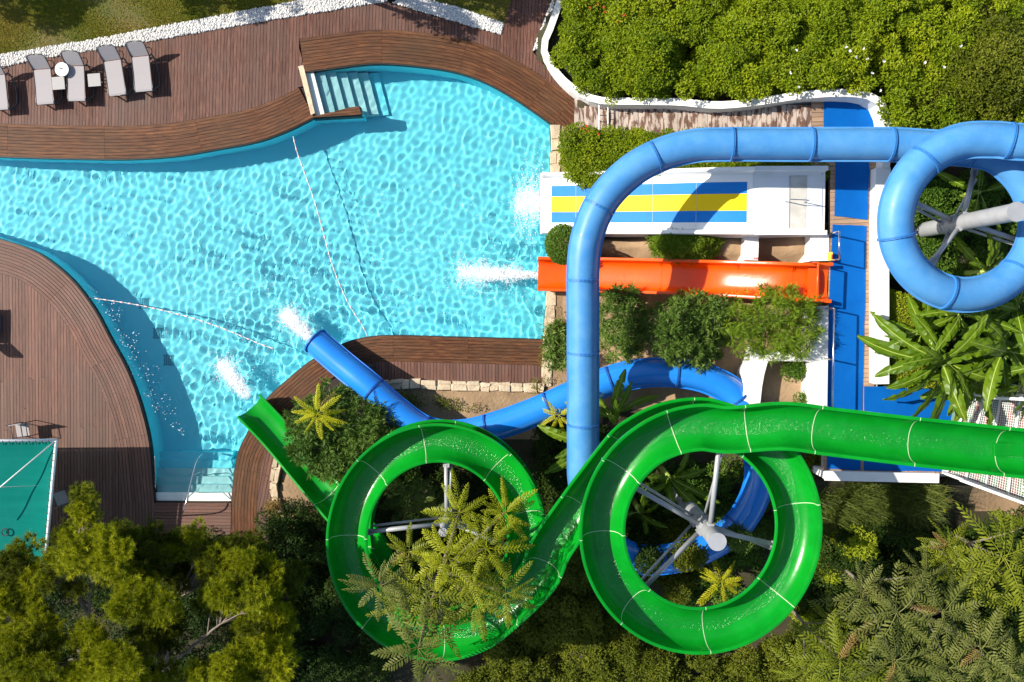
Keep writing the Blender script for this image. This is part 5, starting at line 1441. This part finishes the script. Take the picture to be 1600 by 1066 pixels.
def frond_tree(name, label, cat, tops, key, n=12, base=None, group=None, trunk_r=.05):
    """tops: (px, py, z, reach px); one tree may carry several rosettes"""
    cs_ = [P(a, b, z) for a, b, z, r in tops]
    bx = base if base else (sum(c.x for c in cs_) / len(cs_), sum(c.y for c in cs_) / len(cs_))
    g0 = float(ground(*bx)); t = thing(name, label, cat, (bx[0], bx[1], g0), 0, group)
    mb = MB(); fork = Vector((bx[0], bx[1], g0 + (min(c.z for c in cs_) - g0) * (.45 if len(cs_) > 1 else .7)))
    mb.tube([(bx[0], bx[1], g0 - .1), fork], [trunk_r * 1.3, trunk_r], 8); mb.build('trunk', M['bark'], t, True)
    for c, (a, b, z, r) in zip(cs_, tops):
        mb = MB(); m = fork.lerp(c, .55) + Vector((0, 0, .1)); pp = catmull([fork, m, c], .2)[:, :3]; mb.tube(pp, np.linspace(trunk_r * .8, trunk_r * .4, len(pp)), 7); mb.build('branch', M['bark'], t, True)
        sc_ = r / (FPX / (CAM_H - z)) / 1.15
        rosette(t, c, sc_, n, key)
    return t
frond_tree('frond_plant', 'yellow fern-like rosette beside the blue outlet tube', 'plant', [(498, 646, 2.6, 47)], 'yellow', 14)
frond_tree('frond_plant', 'yellow fern-like rosette at the bottom inside the larger green loop', 'plant', [(1126, 907, 2.2, 48)], 'yellow', 13)
frond_tree('frond_plant', 'yellow feathery fronds left of the straight blue tube above the green loops', 'plant', [(873, 648, 1.9, 42)], 'yellow', 9)
frond_tree('frond_tree', 'frond tree inside and over the bottom of the smaller green loop', 'tree',
   [(760, 855, 6.2, 72), (700, 870, 6.2, 64), (596, 912, 6.0, 58), (655, 1010, 6.2, 78), (668, 925, 5.7, 66), (790, 925, 5.6, 58), (745, 940, 5.5, 62), (718, 800, 5.8, 60), (640, 860, 5.2, 50), (790, 800, 5.6, 54), (690, 975, 5.3, 56), (735, 900, 5.9, 60), (625, 945, 5.4, 52)], 'green', 15, (P(700, 860, 0).x, P(700, 860, 0).y), None, .1)
for o in [o for o in bpy.data.objects if o.parent and o.parent.name == 'frond_tree' and o.name.startswith('frond')]:
    if (o.location - P(596, 912, 6.0)).length < .5 or (o.location - P(655, 1010, 6.2)).length < .5: o.data = FR['grey'][1]
    if any((o.location - P(*q)).length < .5 for q in ((760, 855, 6.2), (790, 800, 5.6), (718, 800, 5.8), (735, 900, 5.9), (700, 870, 6.2))): o.data = random.choice(FR['lime'])
frond_tree('palm', 'dark fan palm at the upper left inside the smaller green loop', 'palm', [(640, 778, 2.6, 50), (672, 800, 2.4, 42)], 'palm', 15)
for lb, tops, key in (
  ('tall grey green frond tree right of the larger green loop at the bottom edge', [(1400, 955, 5.5, 80), (1345, 925, 5.2, 62), (1395, 1030, 5.4, 72), (1440, 900, 5.0, 52)], 'grey'),
  ('grey green frond tree between the two neighbours at the bottom right', [(1470, 955, 5.6, 72), (1530, 1010, 5.4, 70), (1480, 1040, 5.3, 60), (1575, 1050, 5.4, 70)], 'grey'),
  ('frond tree with dense green rosettes at the right edge', [(1565, 870, 5.0, 84), (1600, 930, 4.8, 72), (1520, 900, 4.5, 60), (1610, 820, 4.6, 60)], 'green'),
  ('leftmost green frond tree of the bottom right corner', [(1310, 1030, 5.2, 84), (1255, 1050, 4.9, 56), (1345, 1060, 4.9, 60), (1300, 970, 4.6, 50)], 'green'),
  ('bright green frond rosette tree below the stair tower', [(1478, 850, 3.6, 46), (1490, 880, 3.4, 46)], 'green')):
    frond_tree('frond_tree', lb, 'tree', tops, key, 15)
frond_tree('frond_plant', 'small bright rosette beside the grass tufts under the white wall', 'plant', [(1466, 783, 1.9, 27)], 'yellow', 10)

# ---- bananas
def banana_leaf_mesh(seed, L, W):
    rg = np.random.default_rng(seed); n = 16; V = []; F = []; T = []; mi = []
    spine = lambda f: np.array([L * f, 0, .42 * L * f - .62 * L * f * f])
    for i in range(n + 1):
        f = i / n; fb = max(0, (f - .16) / .84); w = W * (math.sin(math.pi * min(1, fb * .94 + .04)) ** .62) if f > .16 else .012
        c = spine(f)
        dz = .16 * w + .02 * rg.normal()
        j = .06 * L * (rg.random() - .5) if rg.random() < .35 else 0
        V += [c + [j, -w, -dz], c + [0, -w * .5, .02 * rg.normal() + .01], c, c + [0, w * .5, .02 * rg.normal() + .01], c + [-j, w, -dz]]
        T += [.35 + .25 * rg.normal(), .5, .7, .5, .35 + .25 * rg.normal()]
    for i in range(n):
        tear = [rg.random() < .3, rg.random() < .3] if i > 4 else [0, 0]
        for k in range(4):
            if (k == 0 and tear[0]) or (k == 3 and tear[1]): 
                a = i * 5 + k
                F.append((a, a + 1, a + 6) if k == 0 else (a, a + 1, a + 5)); mi.append(0); continue
            a = i * 5 + k; F.append((a, a + 1, a + 6, a + 5)); mi.append(0)
    o = len(V)
    for i in range(n + 1):
        c = spine(i / n) + np.array([0, 0, .012]); w = .018 * (1 - .7 * i / n); V += [c + [0, -w, 0], c + [0, w, 0]]; T += [.9, .9]
    for i in range(n): a = o + 2 * i; F.append((a, a + 1, a + 3, a + 2)); mi.append(1)
    me = bpy.data.meshes.new('banana_leaf'); me.from_pydata([tuple(v) for v in V], [], F)
    at = me.attributes.new('tint', 'FLOAT', 'POINT'); at.data.foreach_set('value', np.clip(T, 0, 1).astype(np.float32))
    me.materials.append(LM['banana']); me.materials.append(M['midrib']); me.polygons.foreach_set('material_index', mi); me.update(); return me
BL = [banana_leaf_mesh(i, 1.9, .18) for i in range(6)]
def banana(label, px, py, z, angs, scale=1.0, tilt=(-.25, .35)):
    q = P(px, py, z); g0 = float(ground(q.x, q.y)); t = thing('banana_plant', label, 'banana plant', (q.x, q.y, g0))
    mb = MB(); mb.tube([(q.x, q.y, g0 - .1), (q.x, q.y, z)], [.12, .07], 10); mb.build('stalk', M['midrib'], t, True)
    for k, a in enumerate(angs):
        o = bpy.data.objects.new('leaf', BL[(k * 5 + int(abs(px))) % 6]); link(o, t); s = scale * random.uniform(.68, 1.15)
        o.location = (q.x, q.y, z - .04 * (k % 3)); o.scale = (s, s * random.uniform(.85, 1.15), s)
        o.rotation_euler = Euler((random.uniform(-.85, .85), -random.choice((random.uniform(tilt[0] - .25, tilt[0] + .15), random.uniform(-.1, .25), random.uniform(tilt[1], tilt[1] + .7))), R(a) + random.uniform(-.16, .16)))
    return t
banana('banana plant spreading long leaves over the blue mats and clipped hedge', 1472, 562, 4.6, [-128, -116, -104, -92, -80, -66, -54, -42, 160, 172, 184, 196, 208, 140, 120, 25, 60, 100, -20, 0], 1.12)
banana('banana plant at the right edge above the stair tower', 1570, 548, 4.8, [-100, -85, -70, -45, -130, -145, 160, 175, 190, 205, 140, 120, 80, 40, 0], 1.05)
banana('banana plant at the right edge below the blue tube loop', 1590, 480, 4.5, [150, 175, 200, 225, 110, 250, 70], 1.0)
banana('banana plant between the blue loop and the clipped hedge', 1500, 490, 4.3, [185, 165, 205, 230, 260, -60, -30, 10, 50], .85)
banana('banana plant growing inside the blue loop right of the column arms', 1540, 425, 4.2, [120, 80, 100, 150, 60, 30, 200, -40], .8)
banana('small banana plant between the two big ones above the green channel', 1522, 590, 3.9, [-110, -80, -60, -30, 190, 220, 250, 30, 90], .85)
banana('banana plant with drooping leaves above the clipped hedge', 1440, 520, 3.9, [-120, -150, 170, 200, 90, 60, -60], .75)
banana('banana plant at the far right edge below the loop', 1608, 590, 4.4, [150, 170, 190, 210, 120, 240, 100], 1.0)
banana('banana plant at the top inside the blue loop beside the column', 1530, 300, 3.9, [-90, -60, 100, 80, 20, 200, 160], .75)
banana('banana plant with upright leaves right of the straight blue tube', 958, 655, 2.6, [95, 75, 115, 55, 130, 30, 160], .78, (.1, .8))
banana('banana plant at the upper left inside the larger green loop', 1045, 745, 2.2, [-20, 15, -50, 60, 200, 250, -80, 170], .85)
banana('banana plant low on the left inside the larger green loop', 1000, 800, 1.8, [-30, -70, 30, 80, 200], .7)
banana('banana plant between the two green loops below the blue tube', 925, 690, 2.4, [215, 235, 190, 160, 260], .85)

# ---- grasses, dark understorey
blade_p = []
for a, b in ((1305, 785), (1335, 775), (1365, 785), (1350, 815), (1390, 775), (1420, 790), (1320, 815), (1400, 815), (1440, 775), (1300, 812)):
    c0 = P(a, b, gz(a, b) + .1); n = 800; blade_p.append(np.array(c0) + np.c_[RNG.normal(0, .26, (n, 2)), RNG.uniform(-.1, .45, n)])
g = blades('tuft_grass', np.vstack(blade_p), .62, .022, 'tuft', 1.3); tag(g, 'tufted ornamental grass below the low white wall', 'grass', None, 'stuff')
zu = lambda a, b: float(ground(*P(a, b, .6)[:2])) + .75
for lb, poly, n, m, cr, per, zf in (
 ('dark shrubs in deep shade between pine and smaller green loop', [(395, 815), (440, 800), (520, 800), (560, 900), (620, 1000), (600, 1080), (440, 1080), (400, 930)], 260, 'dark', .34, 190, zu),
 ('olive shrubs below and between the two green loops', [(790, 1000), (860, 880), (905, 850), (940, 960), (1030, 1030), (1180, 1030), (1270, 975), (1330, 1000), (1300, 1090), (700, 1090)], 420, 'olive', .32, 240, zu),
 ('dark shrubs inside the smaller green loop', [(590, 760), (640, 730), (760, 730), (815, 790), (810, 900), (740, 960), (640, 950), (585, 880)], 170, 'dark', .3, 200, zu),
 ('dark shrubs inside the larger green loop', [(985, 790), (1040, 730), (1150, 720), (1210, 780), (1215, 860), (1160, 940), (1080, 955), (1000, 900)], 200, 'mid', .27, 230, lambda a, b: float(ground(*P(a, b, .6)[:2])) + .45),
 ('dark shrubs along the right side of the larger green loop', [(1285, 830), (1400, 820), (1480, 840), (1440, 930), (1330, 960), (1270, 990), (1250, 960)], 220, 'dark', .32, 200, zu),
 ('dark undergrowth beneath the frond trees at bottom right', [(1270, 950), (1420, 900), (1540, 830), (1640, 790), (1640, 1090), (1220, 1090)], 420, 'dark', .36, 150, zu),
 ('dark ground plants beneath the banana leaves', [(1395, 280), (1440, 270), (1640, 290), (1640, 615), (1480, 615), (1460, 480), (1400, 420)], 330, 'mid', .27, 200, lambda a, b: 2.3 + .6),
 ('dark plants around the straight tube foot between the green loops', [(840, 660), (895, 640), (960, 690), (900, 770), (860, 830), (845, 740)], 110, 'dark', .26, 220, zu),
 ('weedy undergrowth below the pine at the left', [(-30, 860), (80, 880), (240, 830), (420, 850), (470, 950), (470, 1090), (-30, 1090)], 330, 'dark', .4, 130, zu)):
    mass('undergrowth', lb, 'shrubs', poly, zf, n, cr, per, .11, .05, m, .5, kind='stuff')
for lb, px, py, rx, ry, top, m in (('tall olive bush over the low blue tube inside the larger green loop', 1075, 868, 40, 22, 4.0, 'olive'), ('tall dark bush at the lower left inside the larger green loop', 1010, 868, 30, 26, 3.9, 'dark'), ('green bush in front of the low tube at the right inside the larger loop', 1150, 838, 26, 24, 3.5, 'oleander'), ('yellow green broadleaf bush right of the larger green loop', 1348, 855, 36, 30, 2.6, 'lime'), ('small yellow green bush touching the right rim of larger green loop', 1300, 893, 14, 18, 2.1, 'lime'), ('yellow green bush at the lower right rim of larger green loop', 1262, 965, 20, 14, 1.8, 'lime'),
  ('olive bush inside the larger green loop below the column', 1062, 925, 26, 30, 1.6, 'olive'), ('green bush inside the larger green loop at its right rim', 1180, 835, 30, 34, 1.7, 'oleander'), ('olive bush inside the larger green loop at its lower left', 1005, 850, 24, 40, 1.5, 'olive')):
    shrub('bush', lb, 'bush', px, py, rx, ry, top, m, 34 if top > 3.4 else 12, .3 if top > 3.4 else .24, 300, .12, .05)
shrub('dry_shrub', 'small brown dry shrub beside the curved stone kerb', 'shrub', 424, 795, 15, 14, .8, 'dry', 8, .17, 260, .07, .035)
mass('weeds', 'low weeds on the soil strip below the stone kerb', 'weeds', [(590, 618), (640, 612), (700, 625), (760, 640), (720, 640), (600, 640)], lambda a, b: .25, 40, .13, 240, .07, .03, 'olive', .08, kind='stuff')
mass('weeds', 'weeds on dry ground left of the straight blue tube', 'weeds', [(852, 480), (885, 470), (885, 620), (860, 620), (800, 640), (830, 620)], lambda a, b: .3, 26, .13, 240, .07, .03, 'olive', .08, kind='stuff')

# ---- pines
def pine_clump_mesh(seed, matn):
    rg = np.random.default_rng(seed); nt_ = 78
    dr = sphere_dirs(nt_, -.15, rg); c = dr * rg.uniform(.45, 1.0, nt_)[:, None] * np.array([1, 1, .6])
    k = 42; base = np.repeat(c, k, 0); ax = np.repeat(dr * .5 + np.array([0, 0, .55]) + rg.normal(0, .2, (nt_, 3)), k, 0)
    d = ax + rg.normal(0, .55, base.shape); d /= np.linalg.norm(d, axis=1)[:, None]
    base = base - ax * rg.uniform(0, .22, (len(base), 1))
    L = rg.uniform(.22, .38, len(d))[:, None]; s = np.cross(d, rg.normal(0, 1, d.shape)); s /= np.linalg.norm(s, axis=1)[:, None]; s *= .015
    V = np.stack([base - s, base + s, base + d * L], 1).reshape(-1, 3)
    T = np.repeat(np.clip(np.repeat(rg.normal(.45, .27, nt_), k) + rg.normal(0, .14, len(d)), 0, 1), 3)
    return np_mesh('needle_clump', V, np.arange(len(V)).reshape(-1, 3), [LM[matn]], False, {'tint': T})
PC = [pine_clump_mesh(i, 'pine') for i in range(4)]; PD = [pine_clump_mesh(i + 10, 'pinedark') for i in range(3)]
def pine(label, base_px, limbs):
    """limbs: lists of (px, py, z) with the clumps (px, py, z, r px, dark?) each carries"""
    b0 = P(*base_px, 0); g0 = float(ground(b0.x, b0.y)); t = thing('pine_tree', label, 'tree', (b0.x, b0.y, g0))
    mb = MB(); mb.tube([(b0.x, b0.y, g0 - .2), (b0.x, b0.y + .1, 2.0), P(*limbs[0][0][0])], [.2, .16, .12], 10); mb.build('trunk', M['bark'], t, True)
    for pts_, clumps in limbs:
        pp = catmull([tuple(P(*q)) for q in pts_], .2)[:, :3]; pp[1:-1] += RNG.normal(0, .02, pp[1:-1].shape)
        mb = MB(); mb.tube(pp, np.linspace(.075, .025, len(pp)), 7)
        lim = mb.build('limb', M['bark'], t, True)
        tw_ = MB()
        for a, b, z, r, dk in clumps:
            c = P(a, b, z); j = int(np.argmin(np.linalg.norm(pp - np.array(c), axis=1) + np.linspace(.8, 0, len(pp)))); j = max(0, j - 3)
            s0 = Vector(pp[j]); m = s0.lerp(c, .6) + Vector((random.uniform(-.1, .1), random.uniform(-.1, .1), -.12)); tw_.tube([s0, m, c], [.026, .018, .01], 5)
            sc_ = r / (FPX / (CAM_H - z))
            for e in range(3): 
                v = c + Vector((random.uniform(-.4, .4), random.uniform(-.4, .4), random.uniform(-.15, .1))) * sc_; tw_.tube([m, v], [.014, .006], 4)
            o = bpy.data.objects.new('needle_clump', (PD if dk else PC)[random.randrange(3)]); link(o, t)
            o.location = c; o.scale = (sc_ * random.uniform(.8, 1.05), sc_ * random.uniform(.72, .95), sc_ * random.uniform(.6, .8)); o.rotation_euler = (random.uniform(-.25, .25), random.uniform(-.25, .25), random.uniform(0, 6.28))
        tw_.build('twigs', M['bark'], lim, True)
def rc(cx, cy, sx, sy, z, n, r, dk=0, rg=random.Random(3)):
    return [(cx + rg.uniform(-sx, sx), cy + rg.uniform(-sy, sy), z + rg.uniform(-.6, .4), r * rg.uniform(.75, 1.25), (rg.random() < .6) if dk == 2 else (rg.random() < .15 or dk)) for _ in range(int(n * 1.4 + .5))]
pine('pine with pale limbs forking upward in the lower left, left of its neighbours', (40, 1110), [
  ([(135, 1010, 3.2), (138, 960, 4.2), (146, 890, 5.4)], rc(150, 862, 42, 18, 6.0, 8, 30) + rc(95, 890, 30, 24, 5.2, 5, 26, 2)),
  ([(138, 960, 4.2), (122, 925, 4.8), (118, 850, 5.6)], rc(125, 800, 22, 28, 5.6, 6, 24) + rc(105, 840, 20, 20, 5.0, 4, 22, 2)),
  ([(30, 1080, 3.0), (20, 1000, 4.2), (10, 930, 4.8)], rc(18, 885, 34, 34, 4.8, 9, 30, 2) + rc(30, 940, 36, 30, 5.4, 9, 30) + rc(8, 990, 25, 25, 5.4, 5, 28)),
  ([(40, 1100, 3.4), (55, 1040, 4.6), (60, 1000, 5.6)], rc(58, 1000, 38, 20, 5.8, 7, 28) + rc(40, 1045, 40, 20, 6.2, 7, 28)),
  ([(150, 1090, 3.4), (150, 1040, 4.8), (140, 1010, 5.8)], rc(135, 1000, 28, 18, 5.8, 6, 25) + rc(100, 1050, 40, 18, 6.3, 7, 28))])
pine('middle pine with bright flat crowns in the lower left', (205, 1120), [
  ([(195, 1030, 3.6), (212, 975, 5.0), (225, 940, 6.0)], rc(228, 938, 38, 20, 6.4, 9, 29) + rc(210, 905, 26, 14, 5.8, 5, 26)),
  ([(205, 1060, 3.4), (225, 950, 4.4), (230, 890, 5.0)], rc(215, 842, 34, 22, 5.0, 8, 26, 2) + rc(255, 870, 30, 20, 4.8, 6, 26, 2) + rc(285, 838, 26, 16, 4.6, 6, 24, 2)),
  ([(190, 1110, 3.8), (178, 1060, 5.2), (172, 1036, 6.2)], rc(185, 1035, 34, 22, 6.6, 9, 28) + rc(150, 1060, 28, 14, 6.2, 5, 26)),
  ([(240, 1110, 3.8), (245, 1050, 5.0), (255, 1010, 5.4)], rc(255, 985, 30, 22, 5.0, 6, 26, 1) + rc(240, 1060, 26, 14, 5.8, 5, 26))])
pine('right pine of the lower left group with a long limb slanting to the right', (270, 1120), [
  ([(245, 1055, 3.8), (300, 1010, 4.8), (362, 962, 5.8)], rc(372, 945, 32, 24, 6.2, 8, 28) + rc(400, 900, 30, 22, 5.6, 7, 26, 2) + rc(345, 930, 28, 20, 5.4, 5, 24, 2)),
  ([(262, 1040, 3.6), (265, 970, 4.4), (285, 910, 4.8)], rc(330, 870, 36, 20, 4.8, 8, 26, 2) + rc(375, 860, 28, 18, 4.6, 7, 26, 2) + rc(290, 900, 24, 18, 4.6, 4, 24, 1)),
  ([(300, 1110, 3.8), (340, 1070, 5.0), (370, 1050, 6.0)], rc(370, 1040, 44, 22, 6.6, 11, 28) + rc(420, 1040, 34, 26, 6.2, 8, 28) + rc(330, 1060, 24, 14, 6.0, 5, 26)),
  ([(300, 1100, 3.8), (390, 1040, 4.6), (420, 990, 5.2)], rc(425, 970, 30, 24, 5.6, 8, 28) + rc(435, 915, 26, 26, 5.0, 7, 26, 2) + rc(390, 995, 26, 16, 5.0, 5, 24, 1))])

# trees beyond the top edge whose shade falls on the lawn and the deck
for lb, px, py, top in (('leafy tree just beyond the top edge above the white pebbles', 500, -30, 4.6), ('leafy tree just beyond the top left corner of the lawn', -130, -30, 4.5), ('leafy tree beyond the top edge above the deck path', 610, -45, 4.8), ('leafy tree beyond the top edge above the lawn', 175, -45, 4.2)):
    q = P(px, py, 0); t = thing('shade_tree', lb, 'tree', (q.x, q.y, 0))
    cl = [(q.x + random.uniform(-1.3, 1.3), q.y + random.uniform(-.5, .8), top - random.uniform(0, 1.9), random.uniform(.2, .5)) for _ in range(20)]
    crown_obj('crown', cl, 130, .16, .08, 'mid', t); stems('trunk', (q.x, q.y, -.1), [c[:3] for c in cl[:6]], .09, .03, M['bark'], t)
